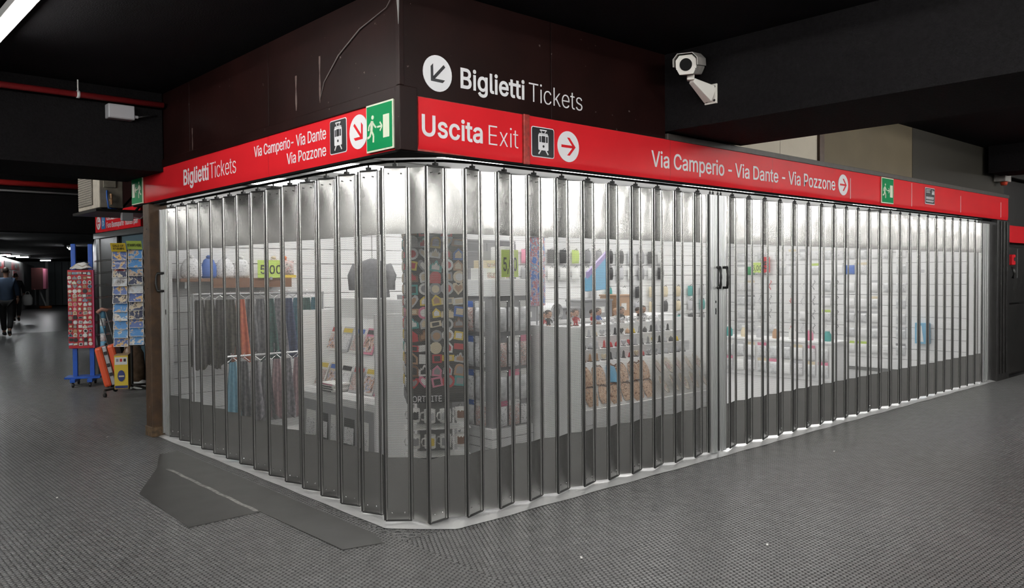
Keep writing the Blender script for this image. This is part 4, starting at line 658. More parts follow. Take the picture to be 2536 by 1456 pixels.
# ------------------------------------------------------------------ goods inside the kiosk
CM = {n: mat('print '+n, c, .45) for n, c in dict(red=(.55, .03, .035), white=(.78, .78, .76), cream=(.70, .60, .42), blue=(.04, .14, .50), tan=(.45, .26, .14), grey=(.28, .28, .29), black=(.02, .02, .022), yellow=(.75, .55, .05), pink=(.72, .22, .33), green=(.06, .36, .14), orange=(.75, .20, .05), teal=(.04, .32, .30), brown=(.20, .09, .045), silver=(.5, .5, .52), skyblue=(.16, .42, .62), lime=(.50, .66, .12), lilac=(.38, .30, .55)).items()}
skin_m = mat('painted skin tone', (.55, .32, .22), .5); hair_m = mat('painted dark hair', (.03, .018, .012), .5)
def heart(s_): return [(s_*x, s_*z) for x, z in ((0, -.5), (.32, -.15), (.5, .15), (.42, .42), (.2, .48), (0, .28), (-.2, .48), (-.42, .42), (-.5, .15), (-.32, -.15))]
def shp(kind, s_):
    if kind == 'round': return [(s_*.5*cos(2*pi*k/14), s_*.5*sin(2*pi*k/14)) for k in range(14)]
    if kind == 'square': return [(-s_*.45, -s_*.4), (s_*.45, -s_*.4), (s_*.45, s_*.4), (-s_*.45, s_*.4)]
    if kind == 'heart': return heart(s_)
    if kind == 'cathedral': return [(s_*x, s_*z) for x, z in ((-.5, -.4), (.5, -.4), (.5, 0), (.42, .18), (.36, .02), (.28, .28), (.2, .1), (.1, .4), (0, .5), (-.1, .4), (-.2, .1), (-.28, .28), (-.36, .02), (-.42, .18), (-.5, 0))]
    if kind == 'house': return [(s_*x, s_*z) for x, z in ((-.4, -.42), (.4, -.42), (.4, .12), (0, .5), (-.4, .12))]
    if kind == 'arched': return [(-s_*.42, -s_*.45), (s_*.42, -s_*.45)]+[(s_*.42*cos(pi*k/8), s_*.1+s_*.38*sin(pi*k/8)) for k in range(9)]
    if kind == 'oblong': return [(-s_*.55, -s_*.27), (s_*.55, -s_*.27), (s_*.55, s_*.27), (-s_*.55, s_*.27)]
KINDS_ = ['round', 'square', 'heart', 'cathedral', 'house', 'arched', 'oblong']
MAGM = {}
def magnet(kind, col, size, parentmat, label, group, accent=None):
    key = (kind, round(size, 3))
    if key not in MAGM:
        MAGM[key] = (MB().poly(shp(kind, size), -.009, 0).mesh('magnet', bevel=.0015), MB().poly([(x*.62, z*.62) for x, z in shp(kind, size)], -.0115, -.008).mesh('relief'))
    M = parentmat
    t = obj('souvenir_magnet', MAGM[key][0], CM[col]); t.matrix_world = M; tag(t, label, 'magnet', group)
    obj('relief', MAGM[key][1], CM[accent or 'cream'], t); return t
def frame(loc, rz): return Matrix.Translation(Vector(loc)) @ Matrix.Rotation(rz, 4, 'Z')

# --- magnet pillar with mug tree
PR = radians(-31.6); PC = (.80, .77, 0.)
t = thing('magnet_pillar', 'dark square display pillar covered with magnets behind the shutter corner', 'display stand', PC, PR)
dk = mat('dark felt board', (.045, .042, .042), .9, bump=.2)
obj('base', bx(-.24, -.24, .004, .24, .24, .06, 'base', .008), blackmetal, t); obj('core', bx(-.12, -.12, .06, .12, .12, .72, 'core', .004), mat('grey core', (.16, .16, .16), .6), t)
obj('board', bx(-.21, -.21, .76, .21, .21, 1.98, 'board', .004), dk, t)
obj('name_band', bx(-.212, -.216, .70, .212, .21, .76, 'name_band'), signblack, t); txt(t, 'FORTNITE', -.20, .708, .235, .044, .012, nm='lettering', yy=-.2185)
F = frame(PC, PR); rnd = random.Random(3)
_cols = ['red', 'white', 'cream', 'blue', 'tan', 'grey', 'yellow', 'pink', 'silver', 'brown', 'teal', 'tan', 'cream', 'red', 'white']
for r_ in range(14):
    for c_ in range(5):
        k = KINDS_[rnd.randrange(7)]; col = _cols[rnd.randrange(len(_cols))]; s_ = .074+.02*rnd.random()
        if (r_, c_) in ((2, 0), (3, 3), (9, 3)): k, col, s_ = 'round', 'white', .085
        M = F @ Matrix.Translation((-.165+.0825*c_+.008*(rnd.random()-.5), -.211, 1.925-.083*r_+.012*(rnd.random()-.5))) @ Matrix.Rotation(.35*(rnd.random()-.5), 4, 'Y')
        magnet(k, col, s_, M, '%s %s magnet on the dark pillar front, %s row from top, %s from left' % (col, k, ORD[r_], ORD[c_]), 'magnets on the pillar front', ['cream', 'grey', 'red', 'tan', 'white', 'black'][rnd.randrange(6)])
for r_ in range(14):
    for c_ in range(2):
        k = KINDS_[rnd.randrange(7)]; col = _cols[rnd.randrange(len(_cols))]
        M = F @ Matrix.Translation((-.211, -.11+.2*c_, 1.92-.083*r_)) @ Matrix.Rotation(-pi/2, 4, 'Z')
        magnet(k, col, .075, M, '%s %s magnet on the left side of the dark pillar, %s row, %s column' % (col, k, ORD[r_], ['front', 'rear'][c_]), 'magnets on the pillar side', 'cream')
# mugs
MUG = MB().lathe([(.036, 0), (.040, .004), (.041, .094), (.038, .094), (.036, .012), (.001, .010)], 18).mesh('mug', True)
MUGH = MB().tube([(.040, 0, .075), (.062, 0, .072), (.070, 0, .048), (.060, 0, .024), (.040, 0, .020)], .006, 6).mesh('handle', True)
MUGP = {}
for i_, (px, z_, c1, l1) in enumerate([(-.165, .575, 'black', 'white mug with black print, upper row, leftmost'), (-.055, .565, 'silver', 'white mug with faint grey print, upper row, second from left'), (.055, .565, 'silver', 'white mug with pale print, upper row, third from left'), (.165, .575, 'brown', 'white mug with brown skyline print, upper row, rightmost'), (-.165, .39, 'grey', 'white mug with grey lettering print, lower row, leftmost'), (-.055, .385, 'yellow', 'white and yellow mug, lower row, second from left'), (.055, .385, 'grey', 'white mug with dark drawing, lower row, third from left'), (.165, .39, 'brown', 'white mug with spiky cathedral print, lower row, rightmost')]):
    m_ = obj('mug', MUG, CM['white']); m_.matrix_world = F @ Matrix.Translation((px, -.255, z_)) @ Matrix.Rotation(2.6+.5*(i_ % 3), 4, 'Z'); tag(m_, l1+' on the pillar hooks', 'mug', 'mugs on the pillar')
    obj('handle', MUGH, CM['white'], m_)
    mb = MB(); mb.grid(8, 2, lambda a, b: (.0418*cos(-2.6-.5*(i_ % 3)-pi/2-.75+1.5*a), .0418*sin(-2.6-.5*(i_ % 3)-pi/2-.75+1.5*a), .022+.045*b+.012*abs(sin(a*9+i_))*b)); obj('print', mb.mesh('print', True), CM[c1], m_)
for i_ in range(4):
    for z_ in (.40, .59): obj('mug_hook', MB().tube([(-.165+.11*i_, -.12, z_+.075), (-.165+.11*i_, -.20, z_+.075), (-.165+.11*i_, -.215, z_+.10)], .004, 6).mesh('mug_hook'), chrome, t)
obj('mug_tray', bx(-.23, -.31, .33, .23, -.12, .338, 'mug_tray'), wirewhite, t); obj('mug_tray', bx(-.23, -.31, .525, .23, -.12, .533, 'mug_tray'), wirewhite, t)

# --- packets
def pillow(wd, h, d):
    mb = MB()
    mb.grid(6, 8, lambda a, b: ((a-.5)*wd*(.97+.03*sin(b*9)), -d*(4*a*(1-a))**.5*(4*b*(1-b))**.4-.001, -h*b)); mb.grid(6, 8, lambda a, b: ((a-.5)*wd, .001, -h*(1-b)))
    return mb.mesh('bag', True)
BAGS = {}
PEG = MB().tube([(0, .0, .02), (0, -.09, .02), (0, -.10, .03)], .003, 6).mesh('peg')
pic_mixed = picture('mixed print', [(0, (.12, .10, .10)), (.40, (.62, .60, .56)), (.47, (.42, .12, .10)), (.52, (.75, .73, .70)), (.60, (.20, .24, .36)), (.66, (.6, .55, .42))], 40)
pic_grey = picture('grey print', [(0, (.14, .14, .15)), (.36, (.42, .42, .43)), (.44, (.78, .78, .79)), (.56, (.55, .54, .55)), (.61, (.85, .85, .85))], 55)
def packet(M, wd, h, d, label, group, bag_m, card, n='souvenir_packet'):
    key = (wd, h, d)
    if key not in BAGS: BAGS[key] = (pillow(wd, h*.8, d), bx(-wd*.5, -.004, -h*.2, wd*.5, .0, 0, 'card'))
    t_ = obj(n, BAGS[key][0], bag_m); t_.matrix_world = M @ Matrix.Translation((0, 0, -h*.2)); tag(t_, label, 'packet', group)
    obj('header_card', BAGS[key][1], CM[card], t_, (0, 0, h*.2)); obj('peg', PEG, chrome, t_, (0, .02, h*.2-.03))
    return t_

# --- gondola with hanging packets
t = thing('packet_gondola', 'grey and white display gondola hung with clear packets, right of the magnet pillar', 'display stand')
obj('body', bx(1.84, 1.32, .06, 2.27, 1.80, 1.42, 'body', .004), greylam, t); obj('header', bx(1.82, 1.29, 1.42, 2.29, 1.82, 1.57, 'header', .004), whitepaint, t); obj('base', bx(1.80, 1.28, .004, 2.29, 1.82, .26, 'base', .006), whitepaint, t)
for z_ in (.09, .17): obj('base_groove', bx(1.797, 1.277, z_, 2.293, 1.823, z_+.006, 'base_groove'), groove, t)
for r_, z_ in enumerate((1.38, 1.07, .77, .50)):
    for c_ in range(3):
        m_ = [clearbag, pic_grey, clearbag, pic_mixed][(r_*3+c_*2) % 4]
        packet(frame((1.905+.145*c_, 1.27, z_), 0), .125, .27 if r_ < 3 else .22, .035, '%s packet on the right-facing gondola side, %s row, %s from left' % (['silvery', 'grey printed', 'clear', 'mottled'][(r_*3+c_*2) % 4], ORD[r_], ORD[c_]), 'packets on the gondola', m_, ['white', 'grey', 'white', 'pink'][(r_+c_) % 4])
        packet(frame((1.79, 1.74-.16*c_, z_), -pi/2), .13, .27 if r_ < 3 else .22, .035, '%s packet on the left-facing gondola side, %s row, %s from left' % (['silvery', 'mottled', 'clear', 'grey printed'][(r_+c_) % 4], ORD[r_], ORD[c_]), 'packets on the gondola', [clearbag, pic_mixed, clearbag, pic_grey][(r_+c_) % 4], ['white', 'blue', 'white'][c_ % 3])
def price_sign(label, loc, rz, s_, wd, h, col='lime'):
    t_ = thing('price_sign', label, 'price sign', loc, rz); obj('card', bx(0, -.002, 0, wd, .002, h, 'card'), CM[col], t_); 
    txt(t_, s_, wd*.1, h*.22, wd*.8, h*.5, .012, CM['black'], -.004); obj('clip', bx(wd*.45, -.006, -.02, wd*.55, .006, .01, 'clip'), chrome, t_); return t_
price_sign('yellow green price card with zeros above the packet gondola', (1.94, 1.30, 1.59), 0, '5,00', .20, .24)
mb_ = bx(0, 0, 0, 1, 1, 1, 'carton', .03)
for i_, (x, y, z, a, b, c, col, lab) in enumerate([(1.85, 1.40, 1.57, .16, .22, .10, 'white', 'flat white carton on top of the packet gondola'), (1.87, 1.42, 1.67, .13, .18, .07, 'cream', 'small cream carton on the flat white carton'), (2.16, 1.50, 1.57, .11, .2, .30, 'white', 'tall white carton at the right on the packet gondola'), (1.94, 1.62, 1.57, .15, .16, .26, 'grey', 'grey carton at the back on the packet gondola')]):
    t_ = thing('carton', lab, 'box', (x, y, z), 0, 'cartons on the gondola'); obj('box', mb_, CM[col], t_, scale=(a, b, c)); obj('label_print', bx(.01, -.001, .01, a-.02, .0, c*.6, 'label_print'), pic_mixed, t_)

# --- tall dark locker behind the gondola and hanging textile
t = thing('tall_locker', 'tall grey locker standing behind the packet gondola', 'cabinet', (1.95, 2.0, 0)); obj('body', bx(0, 0, .01, .8, .4, 1.95, 'body', .006), greylam, t)
for x in (.01, .41): obj('door', bx(x, -.015, .06, x+.38, 0, 1.92, 'door', .004), greylam, t)
t = thing('patterned_cloth', 'blue and red patterned cloth hanging beside the grey locker', 'cloth', (2.82, 1.75, 0)); obj('cloth', MB().grid(10, 4, lambda a, b: ((a-.5)*.22, .012*sin(a*14), 1.30+.68*b)).mesh('cloth', True), picture('cloth print', [(0, (.10, .22, .55)), (.45, (.60, .58, .62)), (.5, (.55, .15, .15)), (.56, (.2, .42, .6)), (.62, (.7, .66, .62))], 16), t); obj('rod', MB().tube([(-.14, 0, 1.985), (.14, 0, 1.985)], .008, 8).mesh('rod'), chrome, t); obj('pole', MB().tube([(0, .02, .01), (0, .02, 1.985)], .01, 8).mesh('pole'), chrome, t)

# --- stepped display: figures, souvenirs, purses and plates
t = thing('stepped_display', 'white stepped display counter with figurines behind the right shutter', 'display stand', (0, 0, 0))
prof = [(.72, .004), (.72, .38), (.78, .38), (.98, .80), (1.05, .80), (1.05, .905), (1.15, .905), (1.15, 1.01), (1.27, 1.01), (1.27, 1.11), (1.52, 1.11), (1.52, .004)]
mb = MB(); n = len(prof); mb.v += [(2.32, y, z) for y, z in prof]+[(4.35, y, z) for y, z in prof]
mb.f.append(tuple(range(n))); mb.f.append(tuple(range(2*n-1, n-1, -1)))
for k in range(n): mb.f.append((k, k+n, (k+1) % n+n, (k+1) % n))
obj('stepped_body', mb.mesh('stepped_body'), whitepaint, t)
obj('front_board', bx(2.31, .695, .30, 4.36, .72, .43, 'front_board', .003), whitepaint, t)
for x in (2.30, 4.35): obj('end_panel', bx(x, .70, .004, x+.02, 1.54, 1.15, 'end_panel', .002), whitepaint, t)
# figurines
FH = MB().lathe([(.008, 0), (.022, .008), (.028, .028), (.026, .048), (.014, .06), (.002, .062)], 12, (0, 0, .072)).mesh('head', True)
FHr = MB().lathe([(.029, .0), (.0305, .014), (.026, .028), (.012, .037), (.002, .038)], 12, (0, .004, .100)).mesh('hair', True)
mb = MB().lathe([(.013, .034), (.018, .042), (.021, .062), (.012, .074)], 10, sy=.7); mb.tube([(.019, 0, .066), (.028, -.004, .050), (.024, -.014, .038)], [.006, .005, .005], 6); mb.tube([(-.019, 0, .066), (-.028, -.004, .050), (-.024, -.014, .038)], [.006, .005, .005], 6); FT = mb.mesh('shirt', True)
mb = MB().tube([(.008, 0, .036), (.010, 0, .022)], .009, 8); mb.tube([(-.008, 0, .036), (-.010, 0, .022)], .009, 8); FS = mb.mesh('shorts', True)
mb = MB().tube([(.010, 0, .024), (.011, 0, .008)], .0055, 8); mb.tube([(-.010, 0, .024), (-.011, 0, .008)], .0055, 8); mb.box(.004, -.017, .005, .018, .008, .012); mb.box(-.018, -.017, .005, -.004, .008, .012); FL = mb.mesh('legs', True)
FB = MB().lathe([(.026, 0), (.026, .005)], 14).mesh('stand')
FE = MB().cbox((.010, -.0262, .104), (.006, .003, .004)).cbox((-.010, -.0262, .104), (.006, .003, .004)).cbox((0, -.0255, .086), (.012, .003, .003)).mesh('face_features')
FN = MB().lathe([(.005, 0), (.003, .008), (.001, .010)], 6, (0, -.028, .091)).mesh('nose')
figs = [(2.50, 'red', 'white'), (2.575, 'black', 'black'), (2.86, 'white', 'black'), (2.945, 'red', 'red'), (3.19, 'red', 'white'), (3.27, 'blue', 'white'), (3.545, 'white', 'white'), (3.625, 'black', 'black'), (3.90, 'black', 'black'), (3.97, 'silver', 'black')]
for i_, (x, c1, c2) in enumerate(figs):
    s_ = 1.12 if i_ % 2 == 0 else 1.22
    f_ = thing('footballer_figurine', 'big-headed figurine in %s shirt and %s shorts, %s from left on the top step' % (c1, c2, ORD[i_]), 'figurine', (x, 1.36, 1.11), -.45+.25*(i_ % 3), 'figurines on the stepped display'); f_.scale = (s_, s_, s_)
    obj('head', FH, skin_m, f_); obj('hair', FHr, hair_m if i_ not in (6,) else CM['tan'], f_); obj('shirt', FT, CM[c1], f_); obj('shorts', FS, CM[c2], f_); obj('legs', FL, skin_m if i_ % 3 else CM[c2], f_); obj('stand', FB, CM['black'], f_); obj('face_features', FE, hair_m, f_); obj('nose', FN, skin_m, f_)
# small souvenirs on the middle steps
TR = {'dome': MB().lathe([(.016, 0), (.018, .01), (.015, .024), (.006, .032), (.002, .04)], 10).mesh('dome', True), 'heart': MB().poly(heart(.042), -.006, .006).mesh('heart', bevel=.003), 'bell': MB().lathe([(.020, 0), (.014, .012), (.011, .026), (.004, .034)], 10).mesh('bell', True), 'tower': MB().lathe([(.014, 0), (.010, .012), (.008, .04), (.003, .05)], 6).mesh('tower')}
TRB = MB().lathe([(.02, 0), (.02, .005)], 10).mesh('stand')
rnd = random.Random(5)
for r_, (y, z, n_) in enumerate(((1.21, 1.01, 20), (1.10, .905, 20), (1.015, .80, 20))):
    for c_ in range(n_):
        k = ['dome', 'heart', 'bell', 'tower'][rnd.randrange(4)]; col = ['red', 'red', 'silver', 'cream', 'black', 'tan', 'silver', 'red'][rnd.randrange(8)] if c_ < 13 else ['silver', 'grey', 'black', 'yellow', 'silver'][rnd.randrange(5)]
        o = obj('souvenir_trinket', TR[k], CM[col], None, (2.40+.095*c_, y+.01*rnd.random(), z+(.026 if k == 'heart' else .005)), (0, 0, -.6*rnd.random())); o.scale = (1.35, 1.35, 1.35)
        if k == 'heart': o.location.z = z+.034
        tag(o, 'small %s %s souvenir, %s step from top, %s from left' % (col, k, ORD[r_], ORD[c_]), 'souvenir', 'trinkets on the stepped display'); obj('stand', TRB, CM['black'], o, (0, 0, -.026 if k == 'heart' else -.005))
# bangles row on the top step's right half and metal key chains
BNG = MB(); 
for q in range(4): 
    a = q*.5; BNG.tube([(.03*cos(2*pi*k/14), .012*(q-1.5)+.006*sin(2*pi*k/14), .032+.03*sin(2*pi*k/14)) for k in range(15)], .0028, 5, False)
BNG = BNG.mesh('bangles', True)
for c_ in range(8):
    o = obj('bangle_bundle', BNG, chrome, None, (3.33+.118*c_, 1.305, 1.11), (0, 0, .5*(c_ % 3)-.6)); tag(o, 'bundle of thin silver bangles, %s from left in front of the figurines' % ORD[c_], 'bangles', 'bangles on the stepped display')
# purses (left half) and oval plates (right half) on the slope
PUR = MB(); PUR.grid(10, 8, lambda a, b: ((a-.5)*.15*(.72+.55*sin(pi*min(1, .15+.85*(1-b)))*.6), -.035*sin(pi*a)*(1-.75*b)-.002, .14*b)); PUR.grid(10, 8, lambda a, b: ((a-.5)*.15*(.72+.55*sin(pi*min(1, .15+.85*(1-b)))*.6), .012*sin(pi*a)*(1-.75*b), .14*b)); PUR = PUR.mesh('purse', True)
CLA = MB().tube([(-.055, -.004, .136), (-.04, -.006, .150), (.04, -.006, .150), (.055, -.004, .136)], .005, 6).lathe([(.007, 0), (.004, .012)], 8, (0, -.004, .152)).mesh('clasp', True)
pic_pur = picture('purse print', [(0, (.18, .085, .05)), (.42, (.55, .34, .22)), (.5, (.70, .52, .38)), (.57, (.30, .15, .09)), (.64, (.45, .55, .60))], 45)
pic_pl = picture('plate print', [(0, (.25, .22, .18)), (.42, (.70, .68, .62)), (.52, (.60, .45, .30)), (.57, (.75, .74, .70)), (.64, (.30, .50, .55))], 50)
PL = MB().lathe([(.004, 0), (.045, .001), (.060, .006), (.075, .014), (.076, .018), (.060, .011), (.044, .006), (.004, .005)], 22, sy=1.25).mesh('plate', True)
PLC = MB().lathe([(.040, .0062), (.040, .0075)], 18, sy=1.25).mesh('painted_centre')
slope = atan2(.20, .42)
for r_ in range(2):
    for c_ in range(12):
        u = (.05, .235)[r_]; y = .79+.2*(u/.465); z = .385+.42*(u/.465); x = 2.42+.163*c_
        if c_ < 7:
            o = obj('coin_purse', PUR, pic_pur if (r_, c_) != (1, 3) else CM['skyblue'], None, (x+.03*r_, y-.012, z), (-slope+.06, .12*((c_*7+r_*3) % 5-2), 0)); o.scale = (1.08, 1, 1.2)
            tag(o, '%s coin purse leaning on the display slope, %s row, %s from left' % ('sky blue' if (r_, c_) == (1, 3) else 'tan printed', ['lower', 'upper'][r_], ORD[c_]), 'purse', 'coin purses on the slope'); obj('clasp', CLA, CM['brown'], o)
        else:
            o = obj('oval_plate', PL, pic_pl, None, (x+.02*r_, y-.02, z+.10), (pi/2-slope-.12, .18*((c_+r_) % 3-1), .35)); tag(o, 'ornate oval souvenir plate on the display slope, %s row, %s after the purses' % (['lower', 'upper'][r_], ORD[c_-7]), 'plate', 'oval plates on the slope'); obj('painted_centre', PLC, pic_mixed, o)
# white cabinet left of it
t = thing('white_pedestal', 'plain white pedestal with sloping top between gondola and stepped display', 'pedestal', (2.46, 1.62, 0)); mb = MB(); mb.v += [(0, 0, .01), (.34, 0, .01), (.34, .4, .01), (0, .4, .01), (0, 0, .93), (.34, 0, .80), (.34, .4, .80), (0, .4, .93)]; mb.f += [(0, 3, 2, 1), (4, 5, 6, 7), (0, 1, 5, 4), (1, 2, 6, 5), (2, 3, 7, 6), (3, 0, 4, 7)]; obj('body', mb.mesh('body', bevel=.004), whitepaint, t); obj('plinth', bx(.02, -.01, .004, .32, .02, .07, 'plinth'), greylam, t)

# --- counter behind with boxes, tube roll, pennant bag
t = thing('rear_counter', 'white rear counter behind the stepped display', 'counter', (0, 0, 0)); obj('top', bx(2.9, 2.55, 1.04, 6.2, 3.05, 1.08, 'top', .004), whitepaint, t); obj('front', bx(2.92, 2.58, .01, 6.18, 3.02, 1.04, 'front'), whitepaint, t)
for i_, (x, a, b, c, col, lab) in enumerate([(3.25, .42, .3, .17, 'grey', 'grey storage bin at the left end of the rear counter'), (4.05, .30, .3, .12, 'grey', 'low grey storage bin beside the white tube roll'), (4.42, .52, .3, .20, 'grey', 'long grey storage bin below the blue pennant bag'), (5.02, .26, .28, .25, 'tan', 'brown carton with white print on the rear counter')]):
    t = thing('storage_bin' if i_ < 3 else 'carton', lab, 'box', (x, 2.62, 1.08)); mb = MB().box(0, 0, 0, a, b, c); obj('body', mb.mesh('body', bevel=.008), CM[col], t); obj('lid', bx(-.008, -.008, c, a+.008, b+.008, c+.022, 'lid', .004), CM[col], t); obj('label_print', bx(a*.35, -.012, c*.3, a*.7, -.001, c*.65, 'label_print'), CM['white' if i_ != 1 else 'silver'], t)
t = thing('paper_tube', 'thick white paper tube lying on the rear counter', 'tube', (3.86, 2.70, 1.08)); mb = MB(); prf = []
mb.tube([(0, -.18, .10), (0, .2, .10)], .10, 20, False); mb.tube([(0, .2, .10), (0, -.18, .10)], .075, 20, False); obj('wall', mb.mesh('wall', True), whitepaint, t); obj('core', MB().tube([(0, -.15, .10), (0, .18, .10)], .075, 18).mesh('core', True), CM['grey'], t)
t = thing('pennant_bag', 'blue triangular bag hanging above the rear counter', 'bag', (4.60, 2.75, 1.40)); obj('panel', MB().poly([(0, 0), (.36, .02), (.36, .46), (.30, .42), (0, .16)], -.03, .03).mesh('panel', bevel=.01), CM['skyblue'], t); obj('flap', MB().poly([(0, .16), (.36, .44), (.36, .50), (0, .24)], -.036, .0).mesh('flap'), CM['lilac'], t); obj('strap', MB().tube([(.33, 0, .48), (.33, 0, .9), (.33, .0, 1.21)], .006, 6).mesh('strap'), CM['white'], t)
# --- pouches on the back wall
def pouch(x, z, col, lab, grp, s_=1.):
    t_ = thing('hanging_pouch', lab, 'pouch', (x, 4.44, z), 0, grp); obj('pouch', POU, CM[col], t_, scale=s_); obj('peg', PEG, chrome, t_, (0, .04, .0)); obj('loop', POL, CM['black'], t_)
POU = pillow(.15, .20, .05); POL = MB().tube([(-.03, -.01, -.005), (0, -.03, .025), (.03, -.01, -.005)], .004, 5).mesh('loop')
rnd = random.Random(8)
for r_, z in enumerate((1.98, 1.72)):
    for c_ in range(14):
        col = ['grey', 'black', 'silver', 'white', 'grey', 'lime', 'silver'][rnd.randrange(7)]
        if (r_, c_) in ((0, 1), (0, 2)): col = 'pink'
        pouch(4.9+.26*c_, z, col, '%s pouch on the back slatwall, %s row, %s from left' % (col, ['upper', 'lower'][r_], ORD[c_]), 'pouches on the back slatwall')
for r_, z in enumerate((1.40, 1.15, .90, .65)):
    for c_ in range(9):
        col = ['silver', 'grey', 'white', 'cream', 'black', 'teal'][rnd.randrange(6)]
        pouch(6.6+.36*c_, z, col, '%s pouch low on the back slatwall, %s row, %s from left' % (col, ORD[r_], ORD[c_]), 'low pouches on the back slatwall', .9)

# --- end wall goods
bead = MB()
for q in range(9):
    a = q*.7; bead.lathe([(.002, -.011), (.009, -.006), (.011, 0), (.009, .006), (.002, .011)], 6, (.028*cos(a)*(1 if q % 2 else .5), -.02+.012*sin(a), -.018*q-.01))
bead = bead.mesh('beads', True)
cards = ['white', 'silver', 'grey', 'cream', 'white', 'lime', 'white', 'silver']
rnd = random.Random(11)
for r_, z in enumerate((2.02, 1.77, 1.48, 1.22, .98, .74, .48)):
    for c_ in range(15):
        y = 1.35+.205*c_
        if (r_ in (2, 3, 4, 5)) and 5 <= c_ <= 12 and rnd.random() < .75:
            t_ = thing('bead_strand', 'bunch of %s beads on the end wall, %s row from top, %s from right' % (['pearly', 'dark', 'red'][(r_+c_) % 3], ORD[r_], ORD[c_]), 'beads', (10.37, y, z), -pi/2, 'bead bunches on the end wall'); obj('beads', bead, [CM['white'], CM['grey'], CM['silver'], CM['red']][(r_*2+c_) % 4 if rnd.random() < .5 else c_ % 2], t_); obj('peg', PEG, chrome, t_, (0, .03, 0))
        else:
            if rnd.random() < .1 and r_ > 0: continue
            m_ = [clearbag, pic_grey, clearbag, whitepaint][rnd.randrange(4)]; cd = cards[rnd.randrange(8)]
            if (r_, c_) == (1, 13): m_, cd = CM['green'], 'white'
            if (r_, c_) == (1, 4): m_, cd = CM['blue'], 'white'
            if (r_, c_) == (4, 1): m_, cd = CM['orange'], 'yellow'
            packet(frame((10.39, y, z), -pi/2), .15, .19, .03, '%s packet with %s card on end wall, %s row, %s from right' % ({'clear': 'clear'}.get('x', 'clear' if m_ is clearbag else 'white' if m_ is whitepaint else 'grey printed' if m_ is pic_grey else m_.name.split()[-1]), cd, ORD[r_], ORD[c_]), 'packets on the end wall', m_, cd)
t = thing('blue_white_box', 'blue and white boxed toy low on the end wall', 'box', (10.30, 1.10, .50), -pi/2); obj('box', bx(0, 0, 0, .20, .09, .32, 'box', .004), CM['skyblue'], t); obj('picture', MB().poly([(.03, .03), (.13, .03), (.10, .28), (.03, .28)], -.003, .0).mesh('picture'), CM['white'], t)
price_sign('red and white price card on the end wall', (10.30, 3.72, 1.62), -pi/2, '5', .14, .28, 'red'); price_sign('lime price card beside the red one on the end wall', (10.31, 3.95, 1.62), -pi/2, '5,00', .22, .18)
t = thing('wall_socket', 'white socket plate on the end wall', 'socket', (10.40, 1.02, 1.62), -pi/2); obj('plate', bx(-.06, -.012, -.05, .06, 0, .05, 'plate', .004), whitepaint, t); obj('insert', bx(-.03, -.016, -.025, .03, -.012, .025, 'insert', .002), CM['silver'], t)
o = obj('wall_trim_board', bx(10.30, .22, .3, 10.40, .34, 2.3, 'board', .004), whitepaint); tag(o, 'white upright board at the right end of the end wall', 'board')
t = thing('low_display', 'low white display block hung with packets before the end wall', 'display stand', (8.62, 1.60, 0)); obj('body', bx(0, 0, .004, .5, 2.65, .56, 'body', .005), whitepaint, t); obj('top', bx(-.02, -.02, .56, .52, 2.67, .59, 'top', .004), whitepaint, t)
for r_, z in enumerate((.53, .29)):
    for c_ in range(13):
        m_ = [clearbag, pic_grey, whitepaint, clearbag][(c_*5+r_*3) % 4]
        packet(frame((8.59, 1.72+.2*c_, z), -pi/2), .15, .22, .03, '%s packet on the low white display block, %s row, %s from right' % (['clear', 'grey printed', 'white', 'silvery'][(c_*5+r_*3) % 4], ['upper', 'lower'][r_], ORD[c_]), 'packets on the low display', m_, ['white', 'pink', 'cream', 'silver'][(c_+r_) % 4])
JAR = MB().lathe([(.05, 0), (.055, .01), (.055, .10), (.035, .13), (.035, .15)], 12).mesh('jar', True); JL = MB().lathe([(.038, .15), (.038, .175)], 12).mesh('lid')
for c_ in range(9):
    col = ['teal', 'pink', 'white', 'tan', 'silver', 'cream'][c_ % 6]
    o = obj('souvenir_jar', JAR, CM[col], None, (8.78, 1.75+.28*c_, .59)); tag(o, '%s souvenir jar on the low white display block, %s from right' % (col, ORD[c_]), 'jar', 'jars on the low display'); obj('lid', JL, CM['white'], o)

# --- clothes rail with scarves
t = thing('clothes_rail', 'chrome clothes rail with scarves by the back slatwall at left', 'clothes rail', (0, 0, 0))
obj('rail', MB().tube([(.30, 4.12, 1.44), (1.75, 4.12, 1.44)], .012, 8).mesh('rail'), chrome, t); obj('lower_rail', MB().tube([(.60, 4.02, .80), (1.75, 4.02, .80)], .012, 8).mesh('rail'), chrome, t)
for x in (.30, 1.75):
    obj('upright', MB().tube([(x, 4.12, .01), (x, 4.12, 1.44)], .014, 8).mesh('upright'), chrome, t); obj('foot', bx(x-.02, 3.9, .004, x+.02, 4.34, .03, 'foot', .004), chrome, t)
def scarf(x, y, ztop, ln, wd, mm, label, grp, sd):
    rn = random.Random(sd); p1 = rn.random()*6
    t_ = thing('scarf', label, 'scarf', (x, y, ztop), -.35+.3*(rn.random()-.5), grp)
    obj('cloth', MB().grid(10, 8, lambda a, b: ((a-.5)*wd*(.42+.58*min(1, b*1.1)), .022*sin(a*17+p1)*(.4+b), -.06-ln*b-.03*sin(a*7+p1)*b)).mesh('cloth', True), mm, t_)
    obj('hanger', MB().tube([(-wd*.3, 0, -.06), (0, 0, -.015), (wd*.3, 0, -.06)], .005, 6).tube([(0, 0, -.015), (0, 0, .02), (.012, 0, .026)], .003, 6).mesh('hanger'), chrome, t_)
sm = lambda n, c, c2: mat('scarf '+n, c, .8, var=.5, vscale=30, col2=c2)
